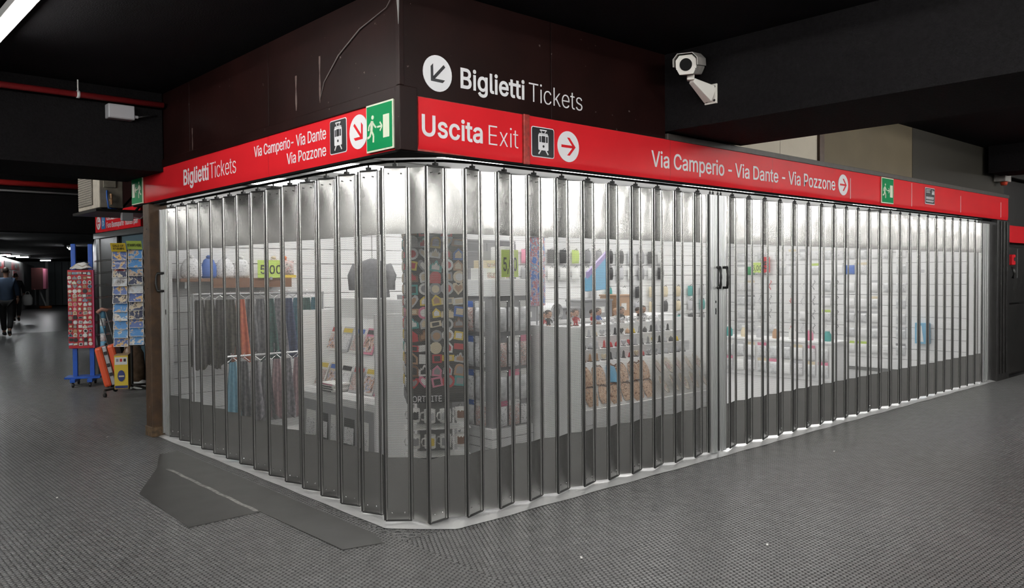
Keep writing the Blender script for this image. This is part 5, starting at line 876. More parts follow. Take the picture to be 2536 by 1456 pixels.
sc = [('charcoal', sm('charcoal', (.10, .095, .085), (.045, .04, .04))), ('olive grey', sm('olive', (.14, .13, .10), (.06, .055, .05))), ('salmon', sm('salmon', (.72, .24, .12), (.55, .14, .09))), ('grey', sm('grey', (.20, .20, .20), (.08, .08, .09))), ('dark green', sm('green', (.05, .13, .11), (.03, .06, .06))), ('mottled grey', sm('mottled', (.28, .26, .28), (.10, .10, .11))), ('navy', sm('navy', (.06, .08, .16), (.03, .04, .08))), ('teal', sm('teal', (.06, .18, .22), (.03, .09, .12))), ('pale blue', sm('pale', (.22, .42, .52), (.15, .33, .43))), ('rose grey', sm('rose', (.42, .28, .28), (.22, .16, .18)))]
for k, i_ in enumerate([0, 1, 0, 1, 2, 3, 3, 4, 5, 6, 7, 4, 7]):
    scarf(.36+.108*k, 4.12, 1.44, .56+.12*((k*7) % 5)/5 if k > 2 else .68, .20, sc[i_][1], '%s scarf on the upper clothes rail, %s from left' % (sc[i_][0], ORD[k]), 'scarves on the upper rail', k)
for k, i_ in enumerate([8, 3, 5, 3, 9, 5, 9, 3, 6]):
    scarf(.66+.12*k, 4.02, .80, .62, .17, sc[i_][1], '%s cloth on the lower clothes rail, %s from left' % (sc[i_][0], ORD[k]), 'cloths on the lower rail', 40+k)
# tall dark coat and mannequin-like jacket
def coat(label, loc, rz, h, wd, mm):
    t_ = thing('hanging_coat', label, 'coat', loc, rz); obj('body', MB().lathe([(.02, 0), (wd*.3, -.03), (wd*.48, -.10), (wd*.44, -h*.5), (wd*.5, -h), (wd*.3, -h+.01)], 14, sy=.5).mesh('body', True), mm, t_)
    for s_ in (-1, 1): obj('sleeve', MB().tube([(s_*wd*.42, 0, -.07), (s_*wd*.56, -.02, -h*.45), (s_*wd*.55, -.04, -h*.8)], [.05, .045, .035], 8).mesh('sleeve', True), mm, t_)
    obj('hanger_hook', MB().tube([(0, 0, 0), (0, 0, .30)], .004, 6).mesh('hook'), chrome, t_)
coat('grey jacket hanging behind the magazine rack', (1.50, 2.70, 1.78), -.6, .38, .34, mat('grey wool', (.16, .16, .17), .9, var=.3, vscale=40))
# shelf with bags and price sign on the back wall
t = thing('wall_shelf', 'brown wall shelf with bags high on the left back slatwall', 'shelf', (0, 0, 0)); obj('board', bx(.22, 4.22, 1.565, 1.42, 4.48, 1.60, 'board', .003), CM['brown'], t)
for x in (.3, .82, 1.34): obj('bracket', MB().box(x-.01, 4.30, 1.50, x+.01, 4.48, 1.565).mesh('bracket'), chrome, t)
obj('valance', bx(.55, 4.21, 1.50, 1.42, 4.225, 1.60, 'valance'), CM['brown'], t)
_bg = [('white', .24), ('blue', .18), ('silver', .22), ('white', .20), ('cream', .2), ('orange', .12)]; x = .25
for k, (col, wd) in enumerate(_bg):
    if k == 4: x += .2
    t = thing('folded_bag', '%s folded bag on the brown wall shelf, %s from left' % (col, ORD[k]), 'bag', (x+wd/2, 4.33, 1.60), 0, 'bags on the wall shelf'); obj('bag', MB().lathe([(wd*.38, 0), (wd*.48, .03), (wd*.46, .12), (wd*.3, .19), (wd*.1, .215)], 12, sy=.45).mesh('bag', True), pic_grey if col in ('white', 'silver') else pic_mixed if col == 'cream' else CM[col], t); obj('knot', MB().lathe([(.02, .20), (.03, .225), (.012, .24)], 8).mesh('knot', True), CM[col], t); x += wd-.03
price_sign('lime price card reading five euros on the brown wall shelf', (1.02, 4.19, 1.60), 0, '5,00', .30, .19)
t = thing('toy_packet', 'pink and orange printed packet at the right end of the brown shelf', 'packet', (1.40, 4.28, 1.60)); obj('bag', pillow(.17, .17, .05), pic_mixed, t, (.0, 0, .19)); obj('strip', bx(-.085, -.05, .0, .085, -.045, .03, 'strip'), CM['yellow'], t)

# --- magazine rack along the left shutter
t = thing('magazine_rack', 'white tiered magazine rack facing the left shutter', 'display stand', (.78, 2.80, 0), -pi/2)
prof = [(0, .004), (0, .56), (.03, .60), (.12, .60), (.24, .92), (.27, .92), (.40, 1.22), (.42, 1.40), (.46, 1.40), (.46, .004)]
mb = MB(); n = len(prof); mb.v += [(.02, y, z) for y, z in prof]+[(1.28, y, z) for y, z in prof]; mb.f.append(tuple(range(n))); mb.f.append(tuple(range(2*n-1, n-1, -1)))
for k in range(n): mb.f.append((k, k+n, (k+1) % n+n, (k+1) % n))
obj('tiered_body', mb.mesh('tiered_body'), whitepaint, t)
for x in (0, 1.28): obj('side_panel', bx(x, -.02, .004, x+.02, .48, 1.30, 'side_panel', .002), whitepaint, t)
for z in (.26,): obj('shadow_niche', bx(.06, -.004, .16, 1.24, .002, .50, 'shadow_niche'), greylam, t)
MAG = bx(-.085, -.004, 0, .085, .004, .235, 'magazine'); MGP = bx(-.075, -.006, .02, .075, -.0035, .16, 'cover_picture'); MGT = bx(-.075, -.006, .18, .075, -.0035, .22, 'title_bar')
FM = frame((.78, 2.80, 0), -pi/2)
for r_, (y, z, tl) in enumerate(((.10, .605, .36), (.235, .925, .38))):
    for c_ in range(6):
        o = obj('magazine', MAG, CM[['white', 'cream', 'white', 'silver', 'white', 'pink'][(c_+r_*2) % 6]]); o.matrix_world = FM @ Matrix.Translation((.14+.205*c_, y, z)) @ Matrix.Rotation(-tl, 4, 'X'); tag(o, 'magazine on the %s tier of the white rack, %s from the far end' % (['lower', 'upper'][r_], ORD[c_]), 'magazine', 'magazines on the rack')
        obj('cover_picture', MGP, [pic_mixed, picture('magazine photo', [(0, (.05, .04, .05)), (.42, (.62, .36, .26)), (.5, (.75, .72, .70)), (.56, (.25, .30, .55)), (.63, (.80, .60, .12))], 22), pic_grey][(c_+r_) % 3], o); obj('title_bar', MGT, CM[['yellow', 'red', 'black', 'blue'][(c_*3+r_) % 4]], o)
for c_ in range(5):
    o = obj('magazine', MAG, CM['black' if c_ % 2 else 'white']); o.matrix_world = FM @ Matrix.Translation((.2+.22*c_, -.012, .17)) @ Matrix.Rotation(-.05, 4, 'X'); tag(o, '%s magazine standing in the bottom niche of the white rack, %s from the far end' % ('dark' if c_ % 2 else 'white', ORD[c_]), 'magazine', 'magazines in the niche'); obj('cover_picture', MGP, pic_grey, o)
for c_ in range(4):
    o = obj('newspaper', bx(-.13, -.09, 0, .13, .09, .018, 'newspaper', .003), CM['white']); o.matrix_world = FM @ Matrix.Translation((.5+.02*(c_ % 2), .06, .603+.019*c_)); tag(o, 'folded newspaper in the pile on the white rack, %s from below' % ORD[c_], 'newspaper', 'newspapers on the rack'); obj('headline', bx(-.11, -.092, .004, .11, -.0895, .012, 'headline'), CM['pink' if c_ == 3 else 'black'], o)
t = thing('dark_carton', 'dark grey carton on top behind the magazine rack', 'box', (1.30, 1.78, 1.30), -.2); obj('body', bx(0, 0, 0, .34, .3, .14, 'body', .006), CM['grey'], t); obj('tape', bx(.15, -.002, 0, .19, .302, .142, 'tape'), CM['black'], t)
t = thing('side_table', 'white counter behind the magazine rack', 'counter', (1.26, 1.5, 0)); obj('top', bx(0, 0, 1.26, .45, 1.5, 1.30, 'top', .004), whitepaint, t); obj('body', bx(.02, .02, .004, .43, 1.48, 1.26, 'body'), whitepaint, t)
# blue white toys between pillar and gondola
for k, (x, y, z, col) in enumerate([(1.44, 1.32, 1.18, 'blue'), (1.44, 1.32, 1.04, 'white'), (1.44, 1.30, .88, 'teal'), (1.44, 1.30, .72, 'blue'), (1.44, 1.30, .55, 'grey')]):
    packet(frame((x, y, z+.1), -.5), .12, .15, .05, '%s toy packet hanging between magnet pillar and gondola, %s from top' % (col, ORD[k]), 'toy packets', CM[col], 'white')
t = thing('toy_stand', 'slim chrome stand with toy packets between pillar and gondola', 'display stand', (1.46, 1.36, 0)); obj('pole', MB().tube([(0, 0, .01), (0, 0, 1.9)], .012, 8).mesh('pole'), chrome, t); obj('foot', MB().lathe([(.16, .004), (.15, .02), (.02, .03)], 16).mesh('foot', True), blackmetal, t)
# ------------------------------------------------------------------ neighbouring shop at left
NB = struct('wall_shop', bx(1.20, 10.62, 0, 1.32, 10.75, 3.38, 'post', .004), wallblack, label='black framed front of the neighbouring shop')
obj('frame_post', bx(1.185, 10.52, 0, 1.20, 10.56, 2.36, 'frame_post'), mat('pale door strip', (.4, .4, .38), .4), NB)
obj('frame_post', bx(1.18, 9.55, 0, 1.26, 9.75, 2.30, 'frame_post', .004), blackmetal, NB); obj('frame_post', bx(1.18, 8.22, 0, 1.26, 8.34, 2.30, 'frame_post', .004), blackmetal, NB)
obj('lintel', bx(1.16, 8.2, 2.27, 1.30, 10.75, 2.36, 'lintel', .004), mat('dark grey lintel', (.07, .07, .07), .4), NB)
obj('upper_board', bx(1.20, 5.2, 2.70, 1.30, 10.75, 3.38, 'upper_board'), brown, NB)
obj('blank_panel', bx(1.20, 9.75, 0, 1.24, 10.62, 2.27, 'blank_panel', .003), mat('dark door panel', (.05, .05, .05), .35, var=.2), NB)
obj('side_wall', bx(1.42, 4.7, 0, 1.50, 8.22, 2.70, 'side_wall'), wallblack, NB)
obj('pane', bx(1.215, 8.34, .05, 1.225, 9.55, 2.27, 'pane'), mat('shop glass', (.8, .9, .95), .05), NB)
_g = MATS['shop glass']; _g.node_tree.nodes['Principled BSDF'].inputs['Transmission Weight'].default_value = 1.0; _g.node_tree.nodes['Principled BSDF'].inputs['IOR'].default_value = 1.05
pb = mat('pale blue shop wall', (.42, .60, .68), .5)
struct('wall_back', bx(3.4, 7.6, 0, 3.5, 10.6, 2.7, 'wall'), pb); struct('ceiling', bx(1.3, 7.6, 2.68, 3.5, 10.6, 2.70, 'ceiling'), whitepaint); struct('wall_side', bx(1.32, 10.6, 0, 3.5, 10.66, 2.7, 'wall'), pb)
t = thing('shop_ceiling_lamp', 'white ceiling lamp inside the neighbouring shop', 'lamp', (2.3, 9.0, 2.62)); obj('diffuser', bx(-.3, -.3, -.02, .3, .3, 0, 'diffuser'), lamp_in, t); obj('frame', bx(-.33, -.33, 0, .33, .33, .05, 'frame'), wirewhite, t)
t = thing('shelf_unit', 'white shelf unit inside the neighbouring shop', 'shelf', (2.9, 8.9, 0))
for z in (.02, .5, 1.0, 1.5, 2.0): obj('shelf', bx(0, 0, z, .4, 1.2, z+.03, 'shelf'), whitepaint, t)
for y in (0, 1.17): obj('upright', bx(0, y, 0, .4, y+.03, 2.03, 'upright'), whitepaint, t)
t = thing('foro_buonaparte_sign', 'red sign reading Uscita Exit Foro Buonaparte numeri pari on the neighbouring shop', 'sign', (1.155, 10.60, 0), -pi/2)
obj('plate', bx(0, 0, 2.365, 2.26, .05, 2.68, 'plate', .004), red, t)
obj('arrow_disc', MB().disc(.20, 2.52, .11, -.006, 0, 24).mesh('arrow_disc'), white, t); mb = MB(); mb.stroke([(.27, 2.52), (.13, 2.52)], .02, -.009, -.005); mb.stroke([(.20, 2.59), (.13, 2.52)], .02, -.009, -.005); mb.stroke([(.20, 2.45), (.13, 2.52)], .02, -.009, -.005); obj('arrow_symbol', mb.mesh('arrow_symbol'), red, t)
obj('wheelchair_plate', bx(.36, -.006, 2.41, .56, 0, 2.63, 'wheelchair_plate', .002), mat('pictogram blue', (.03, .20, .48), .4), t)
mb = MB(); mb.disc(.455, 2.605, .014, -.009, -.005, 10); mb.stroke([(.455, 2.585), (.455, 2.53), (.49, 2.53), (.505, 2.47)], .014, -.009, -.005); mb.stroke([(.45, 2.55), (.42, 2.52), (.425, 2.47), (.46, 2.455), (.485, 2.48)], .011, -.009, -.005); obj('wheelchair_symbol', mb.mesh('wheelchair_symbol'), white, t)
txt(t, 'Uscita', .64, 2.54, .36, .085, .02, yy=-.004); txt(t, 'Exit', 1.02, 2.54, .2, .085, -.008, yy=-.004); txt(t, 'Foro Buonaparte', .64, 2.42, .86, .085, .008, yy=-.004); txt(t, 'numeri pari', 1.58, 2.42, .58, .085, .008, yy=-.004)
# air conditioner
acm = mat('dusty beige casing', (.42, .38, .31), .6, var=.25, vscale=12); acd = mat('dusty dark grille', (.14, .125, .10), .7, var=.4, vscale=25)
t = thing('air_conditioner', 'dusty beige air conditioner unit above the neighbouring shop sign', 'air conditioner', (.30, 8.20, 2.52), -pi/2)
obj('casing', bx(0, 0, 0, .98, .29, .56, 'casing', .012), acm, t)
gr = obj('grille', bx(.06, -.012, .05, .70, .002, .51, 'grille', .004), acd, t)
for k in range(14): obj('grille_bar', bx(.07, -.018, .065+.031*k, .69, -.011, .073+.031*k, 'grille_bar'), acm, gr)
obj('side_cover', bx(.978, .05, .26, .995, .20, .52, 'side_cover', .004), acm, t); obj('badge', bx(.80, -.004, .43, .84, .0, .48, 'badge'), CM['black'], t)
for z in (.10, .17): obj('valve', MB().tube([(.98, .13, z), (1.03, .13, z), (1.04, .13, z-.06)], .014, 8).mesh('valve', True), CM['tan'], t)
obj('blue_hose', MB().tube([(1.0, .09, .22), (1.03, .08, .12), (1.01, .10, .0), (1.0, .2, -.02)], .012, 8).mesh('blue_hose', True), CM['blue'], t)
t = thing('bracket_shelf', 'black metal platform under the air conditioner', 'bracket', (0, 0, 0))
obj('platform', bx(.24, 7.15, 2.465, 1.2, 8.25, 2.50, 'platform', .004), blackmetal, t)
for y in (7.25, 8.1): obj('strut', MB().tube([(.75, y, 2.5), (1.18, y, 3.0)], .016, 6).mesh('strut'), blackmetal, t)
obj('foot', bx(.34, 7.24, 2.50, .40, 7.30, 2.52, 'foot'), black, t); obj('foot', bx(.34, 8.05, 2.50, .40, 8.11, 2.52, 'foot'), black, t)
t = thing('wall_junction_box', 'small grey electrical box below the air conditioner platform', 'junction box', (.62, 7.18, 2.36)); obj('body', bx(-.07, -.03, 0, .07, .05, .10, 'body', .006), MATS['grey box plastic'], t); obj('cable', MB().tube([(.07, 0, .05), (.16, .0, .03), (.22, .0, .08)], .008, 6).mesh('cable', True), wirewhite, t)
t = thing('red_alarm_siren', 'red and white alarm siren box above the left end of the red band', 'alarm box', (1.10, 8.6, 3.06)); obj('housing', bx(-.08, -.05, 0, .08, .05, .20, 'housing', .008), wirewhite, t); obj('red_lens', bx(.08, -.05, .03, .16, .05, .18, 'red_lens', .012), red, t)

# ------------------------------------------------------------------ postcard spinner
SR = radians(-29); SP = (.85, 7.85, 0)
t = thing('postcard_rack', 'white wire postcard spinner on a black wheeled base beside the brown post', 'postcard rack', SP, SR)
for a in range(4):
    A = a*pi/2+pi/4
    obj('leg', MB().tube([(0, 0, .13), (.40*cos(A), .40*sin(A), .10)], .016, 6).mesh('leg'), blackmetal, t)
    c_ = obj('caster', MB().tube([(-.012, 0, .034), (.012, 0, .034)], .030, 12).mesh('caster'), black, t, (.40*cos(A), .40*sin(A), 0), (0, 0, A)); obj('fork', bx(-.016, -.01, .03, .016, .01, .10, 'fork'), chrome, c_)
obj('pole', MB().tube([(0, 0, .10), (0, 0, 2.02)], .018, 8).mesh('pole'), blackmetal, t); obj('back_board', bx(-.205, -.10, .68, .205, .10, 2.0, 'back_board'), mat('dark wire core', (.045, .04, .035), .7), t)
CARD = bx(-.086, -.0015, 0, .086, .0015, .118, 'card'); 
mb = MB(); mb.box(-.093, -.006, -.006, .093, .0, .0); mb.box(-.093, -.006, 0, -.086, 0, .122); mb.box(.086, -.006, 0, .093, 0, .122); mb.box(-.093, -.006, .06, -.075, -.003, .064); mb.box(.075, -.006, .06, .093, -.003, .064); PKT = mb.mesh('pocket')
def view(name, sky, mid, low): return picture(name, [(0, low), (.38, mid), (.46, (.66, .64, .60)), (.48, sky), (.66, low)], 10)
views = [view('card blue sky', (.08, .28, .62), (.55, .40, .28), (.10, .10, .12)), view('card dusk', (.10, .16, .40), (.70, .42, .12), (.06, .04, .06)), view('card pale', (.62, .66, .70), (.45, .44, .45), (.15, .14, .14)), view('card facade', (.12, .34, .66), (.74, .72, .66), (.30, .26, .22)), view('card night', (.02, .03, .08), (.62, .52, .36), (.03, .03, .04))]
vn = ['blue sky', 'dusk', 'pale', 'facade', 'night']
FR = frame(SP, SR)
order = [1, 0, 1, 0, 4, 0, 2, 4, 1, 2, 4, 1, 0, 4, 3, 4, 0, 1, 3, 0, 1, 3]
for r_ in range(11):
    for c_ in range(2):
        z = 1.86-.118*r_+(.02 if c_ else 0); M = FR @ Matrix.Translation((-.10+.2*c_, -.165-.010*(r_ % 2), z)) @ Matrix.Rotation(-.30, 4, 'X')
        p_ = obj('pocket', PKT, wirewhite, t); p_.matrix_parent_inverse = Matrix(); p_.matrix_local = FR.inverted() @ M
        v_ = order[r_*2+c_]; o = obj('postcard', CARD, views[v_]); o.matrix_world = M @ Matrix.Translation((0, .002, .002)); tag(o, '%s view postcard in the spinner front, %s column, %s row from top' % (vn[v_], ['left', 'right'][c_], ORD[r_]), 'postcard', 'postcards in the spinner front')
        if (r_, c_) == (2, 0): obj('title', text_mesh('MILANO', .14, .022, .01), CM['red'], o, (-.07, -.003, .088))
        if (r_, c_) == (1, 0): obj('title', text_mesh('Milano', .12, .03, .006), white, o, (-.06, -.003, .06))
    for c_ in range(2):
        M = FR @ Matrix.Translation((.207, -.055+.2*c_, 1.86-.118*r_)) @ Matrix.Rotation(pi/2, 4, 'Z') @ Matrix.Rotation(-.30, 4, 'X')
        p_ = obj('pocket', PKT, wirewhite, t); p_.matrix_local = FR.inverted() @ M
        v_ = (r_*3+c_) % 5; o = obj('postcard', CARD, views[v_]); o.matrix_world = M @ Matrix.Translation((0, .002, .002)); tag(o, '%s view postcard in the spinner side by the brown post, %s column, %s row' % (vn[v_], ['front', 'rear'][c_], ORD[r_]), 'postcard', 'postcards in the spinner side')
for c_, (col, l1, l2, lab, dz) in enumerate((('yellow', 'SALE OF', 'STAMPS', 'yellow Sale of Stamps header card on the postcard spinner', 0), ('lime', 'STAMPS HERE', None, 'lime green Stamps Here header card on the postcard spinner', .03))):
    h_ = thing('header_card', lab, 'sign'); h_.matrix_world = FR @ Matrix.Translation((-.10+.2*c_, -.165, 1.975+dz)) @ Matrix.Rotation(.55, 4, 'X')
    obj('card', bx(-.095, -.002, 0, .095, .002, .13, 'card'), CM[col], h_)
    if l2: txt(h_, l1, -.07, .075, .14, .032, .01, CM['black'], -.0035); txt(h_, l2, -.07, .03, .14, .032, .01, CM['black'], -.0035)
    else: txt(h_, l1, -.085, .045, .17, .042, .015, CM['black'], -.0035)
# cardboard box with yellow front
t = thing('stamp_vending_box', 'cardboard box with yellow front on the postcard spinner base', 'box', (.66, 7.62, .125), radians(-24))
obj('carton', bx(-.085, -.13, 0, .085, .13, .46, 'carton', .004), mat('kraft cardboard', (.34, .23, .13), .7, var=.15, vscale=15), t); obj('yellow_front', bx(-.084, -.134, .01, .084, -.13, .45, 'yellow_front'), CM['yellow'], t)
obj('icon_panel', bx(-.076, -.137, .33, .076, -.133, .43, 'icon_panel'), CM['white'], t)
for k, c in enumerate(('grey', 'red', 'black')): obj('icon', bx(-.06+.045*k, -.139, .37, -.03+.045*k, -.136, .41, 'icon'), CM[c], t)
obj('blue_oval', MB().disc(0, .18, .075, -.138, -.134, 24, .045).mesh('blue_oval'), mat('deep blue print', (.015, .03, .16), .4), t); obj('lettering_strip', bx(-.03, -.140, .165, .035, -.137, .185, 'lettering_strip'), CM['cream'], t); obj('foot_strip', bx(-.078, -.137, .015, .078, -.133, .05, 'foot_strip'), MATS['deep blue print'], t)
# wrapped bag behind, small blue pack
t = thing('wrapped_luggage', 'brown luggage wrapped in clear plastic behind the cardboard box', 'luggage', (1.02, 8.35, 0), .2); obj('body', MB().lathe([(.10, .02), (.16, .05), (.17, .3), (.155, .52), (.10, .62), (.03, .66)], 14, sy=.7).mesh('body', True), mat('wrapped brown plastic', (.26, .17, .11), .25, var=.5, vscale=10, bump=.4, bscale=12), t); obj('strap', MB().tube([(-.12, 0, .6), (0, 0, .72), (.12, 0, .6)], .012, 6).mesh('strap', True), CM['brown'], t); obj('plastic_fold', MB().grid(6, 4, lambda a, b: ((a-.5)*.3, -.13-.06*b+.02*sin(a*8), .03+.10*(1-b)+.015*sin(a*11))).mesh('plastic_fold', True), wirewhite, t)
# ------------------------------------------------------------------ blue magnet rack
BRZ = radians(-24); BP = (.62, 9.33, 0)
t = thing('blue_rack', 'blue metal rack on castors carrying a red magnet board', 'display stand', BP, BRZ)
for x in (-.115, .115):
    obj('upright', bx(x-.032, -.03, .10, x+.032, .03, 2.13, 'upright', .006), blue, t)
    f_ = obj('foot', bx(x-.035, -.26, .075, x+.035, .26, .125, 'foot', .006), blue, t)
    for y in (-.22, .22): obj('caster', MB().tube([(x-.012, y, .038), (x+.012, y, .038)], .036, 12).mesh('caster'), black, t)
obj('lower_tray', bx(-.24, -.16, .12, .24, .16, .15, 'lower_tray', .004), blue, t)
for k in range(8):
    z = 1.86-.185*k; obj('prong', MB().tube([(.16, 0, z), (.46, -.02, z+.03)], .006, 6).mesh('prong'), chrome, t); obj('prong', MB().tube([(.16, .04, z+.02), (.44, .04, z+.045)], .005, 6).mesh('prong'), chrome, t)
obj('red_board', bx(-.185, -.09, .57, .145, -.03, 1.74, 'red_board', .006), mat('red magnet board', (.50, .015, .03), .45), t); obj('board_edge', bx(.145, -.09, .57, .165, .0, 1.74, 'board_edge'), mat('magenta edge', (.45, .03, .12), .4), t)
FB_ = frame(BP, BRZ); rnd = random.Random(21)
for r_ in range(17):
    for c_ in range(5):
        k = KINDS_[rnd.randrange(7)]; col = ['white', 'silver', 'grey', 'black', 'cream', 'white', 'tan', 'skyblue', 'pink', 'brown'][rnd.randrange(10)]
        M = FB_ @ Matrix.Translation((-.155+.066*c_+.010*(rnd.random()-.5), -.091, 1.69-.066*r_+.01*(rnd.random()-.5))) @ Matrix.Rotation(.3*(rnd.random()-.5), 4, 'Y')
        magnet(k, col, .056+.008*(c_ % 2), M, '%s %s magnet on the red board, %s row from top, %s from left' % (col, k, ORD[r_], ORD[c_]), 'magnets on the red board', ['cream', 'grey', 'black', 'white', 'tan'][rnd.randrange(5)])
t = thing('crumpled_bag', 'crumpled white bag on top of the red magnet board', 'bag'); t.matrix_world = FB_ @ Matrix.Translation((-.0, -.06, 1.74)); rnd2 = random.Random(4)
obj('bag', MB().grid(8, 6, lambda a, b: ((a-.5)*.30, -.05+.10*b, .01+.09*sin(pi*a)*sin(pi*b)+.03*rnd2.random())).mesh('bag', False), CM['white'], t); obj('trim', MB().tube([(-.14, -.05, .02), (-.06, -.05, .09), (.02, -.05, .05), (.12, -.05, .11)], .006, 6).mesh('trim', True), CM['cream'], t)
for k in range(5):
    o = obj('blue_packet', pillow(.08, .11, .035), CM['skyblue'] if k % 2 == 0 else pic_grey); o.matrix_world = FB_ @ Matrix.Translation((.27, -.03, 1.12-.115*k)); tag(o, '%s packet hanging on the right prongs of the blue rack, %s from top' % ('bright blue' if k % 2 == 0 else 'printed white', ORD[k]), 'packet', 'packets on the blue rack'); obj('tab', bx(-.02, -.003, 0, .02, .0, .02, 'tab'), CM['white'], o)
# ------------------------------------------------------------------ orange suitcase
orm = mat('orange hard shell', (.82, .12, .045), .3)
t = thing('orange_suitcase', 'orange hard-shell suitcase leaning by the blue rack', 'suitcase', (.97, 8.93, .0), radians(-26), rot=(0, radians(-13), radians(-26)))
for s_ in (-1, 1): obj('shell', MB().box(s_*.085-.055, -.20, .03, s_*.085+.055, .20, .63).mesh('shell', bevel=.035), orm, t)
obj('frame_band', MB().box(-.03, -.205, .04, .03, .205, .625).mesh('frame_band', bevel=.01), mat('silver grey band', (.45, .45, .46), .35, .6), t)
for z in (.18, .32, .5): obj('latch', bx(-.022, -.222, z, .022, -.203, z+.05, 'latch', .004), black, t)
obj('carry_handle', MB().tube([(0, -.05, .62), (0, -.04, .655), (0, .04, .655), (0, .05, .62)], .010, 8).mesh('carry_handle', True), black, t)
for x in (-.07, .07):
    for y in (-.15, .15): obj('wheel', MB().tube([(x-.012, y, .022), (x+.012, y, .022)], .022, 10).mesh('wheel'), black, t)
th_ = obj('telescopic_handle', MB().tube([(-.0, .12, .6), (.0, .12, 1.12)], .008, 8).tube([(.09, .12, .6), (.09, .12, 1.12)], .008, 8).mesh('telescopic_handle'), chrome, t); obj('grip', MB().tube([(-.03, .12, 1.13), (.045, .12, 1.17), (.12, .12, 1.13)], .028, 8).mesh('grip', True), mat('pinkish brown grip', (.42, .22, .17), .5), th_)

# ------------------------------------------------------------------ far passage
for i_, (x, y, z) in enumerate([(3.3, 29.3, 0), (3.95, 30.9, 0), (4.65, 32.7, 0), (7.1, 39.6, 0)]):
    tube_lamp('passage_lamp', 'bright ceiling lamp in the far left passage, %s from left' % ORD[i_], (x+1.0, y+6.2, 2.66), .62, radians(-42), 'far passage lamps', lamp_far)
for i_, (x, y) in enumerate([(-.3, 15.2), (.7, 18.6), (1.75, 22.4), (4.6, 26.5)]):  # lamps added to brighten the far floor and the walkers
    tube_lamp('passage_lamp', 'added ceiling lamp in the passage beyond the bulkhead, %s from the near end' % ORD[i_], (x, y, 2.67), 1.2, radians(75), 'added passage lamps beyond the bulkhead', lamp_far)
W0 = Vector((-2.1, 12.6, 0)); wd_ = Vector((.2639, .9646, 0)); WA = atan2(wd_.y, wd_.x)
t = thing('far_red_sign', 'red illuminated looking sign on the far left passage wall', 'sign', W0, WA)
obj('plate', bx(18.6, -.06, 2.08, 31.8, -.02, 2.42, 'plate'), red, t); obj('dark_print', bx(24.6, -.075, 2.08, 27.6, -.06, 2.42, 'dark_print'), CM['black'], t)
for x in (22.5, 29.5): obj('white_print', bx(x, -.075, 2.16, x+.9, -.06, 2.34, 'white_print'), white, t)
t = thing('metal_wall_panel', 'brushed grey metal panel on the far left passage wall', 'panel', W0, WA)
for k in range(4): obj('sheet', bx(18.6+2.4*k, -.05, .35, 20.95+2.4*k, -.02, 2.06, 'sheet', .004), mat('brushed steel sheet', (.5, .49, .48), .3, .8, var=.3, vscale=3), t)
t = thing('red_white_poster', 'narrow red and white poster beside the metal panel in the far passage', 'poster', W0, WA)
obj('sheet', bx(28.3, -.06, .44, 30.7, -.05, 2.06, 'sheet'), CM['white'], t)
for z, h_, c in ((.46, .18, 'red'), (.80, .35, 'pink'), (1.30, .30, 'cream'), (1.72, .30, 'red')): obj('print_block', bx(28.5, -.066, z, 30.5, -.06, z+h_, 'print_block'), CM[c], t)
t = thing('brown_booth', 'brown box booth standing in the far passage', 'booth', (7.6, 46.4, 0), radians(-31)); obj('body', bx(-.1, 0, 1.05, .50, .5, 2.25, 'body', .01), mat('maroon booth', (.10, .032, .03), .5), t); obj('side_notice', bx(.50, -.02, 1.1, .64, .3, 2.2, 'side_notice'), CM['pink'], t); obj('post', bx(.1, .1, 0, .2, .2, 1.05, 'post'), blackmetal, t)
t = thing('barrier_pole', 'white slanting pole on an orange base in the far passage', 'barrier', (8.3, 47.0, 0), radians(-42)); obj('base', bx(-.30, -.12, 0, .30, .12, .14, 'base', .02), CM['orange'], t); obj('pole', MB().tube([(.05, 0, .1), (-.32, 0, 1.05)], .045, 8).mesh('pole'), CM['white'], t)
t = thing('corrugated_hoarding', 'grey corrugated metal hoarding closing the far passage', 'hoarding', (9.5, 51.6, 0), radians(-42))
for k in range(9): obj('sheet', bx(.42*k, -.03*(k % 2), .05, .42*k+.40, .05, 2.66, 'sheet', .01), mat('grey corrugated sheet', (.20, .22, .23), .45, .4), t)
for k in range(9): obj('rib', bx(.42*k+.40, -.05, .05, .42*k+.425, .05, 2.66, 'rib'), mat('dark rib', (.05, .055, .06), .5), t)
obj('end_post', bx(-.16, -.05, .0, -.02, .05, 2.70, 'end_post'), CM['white'], t)

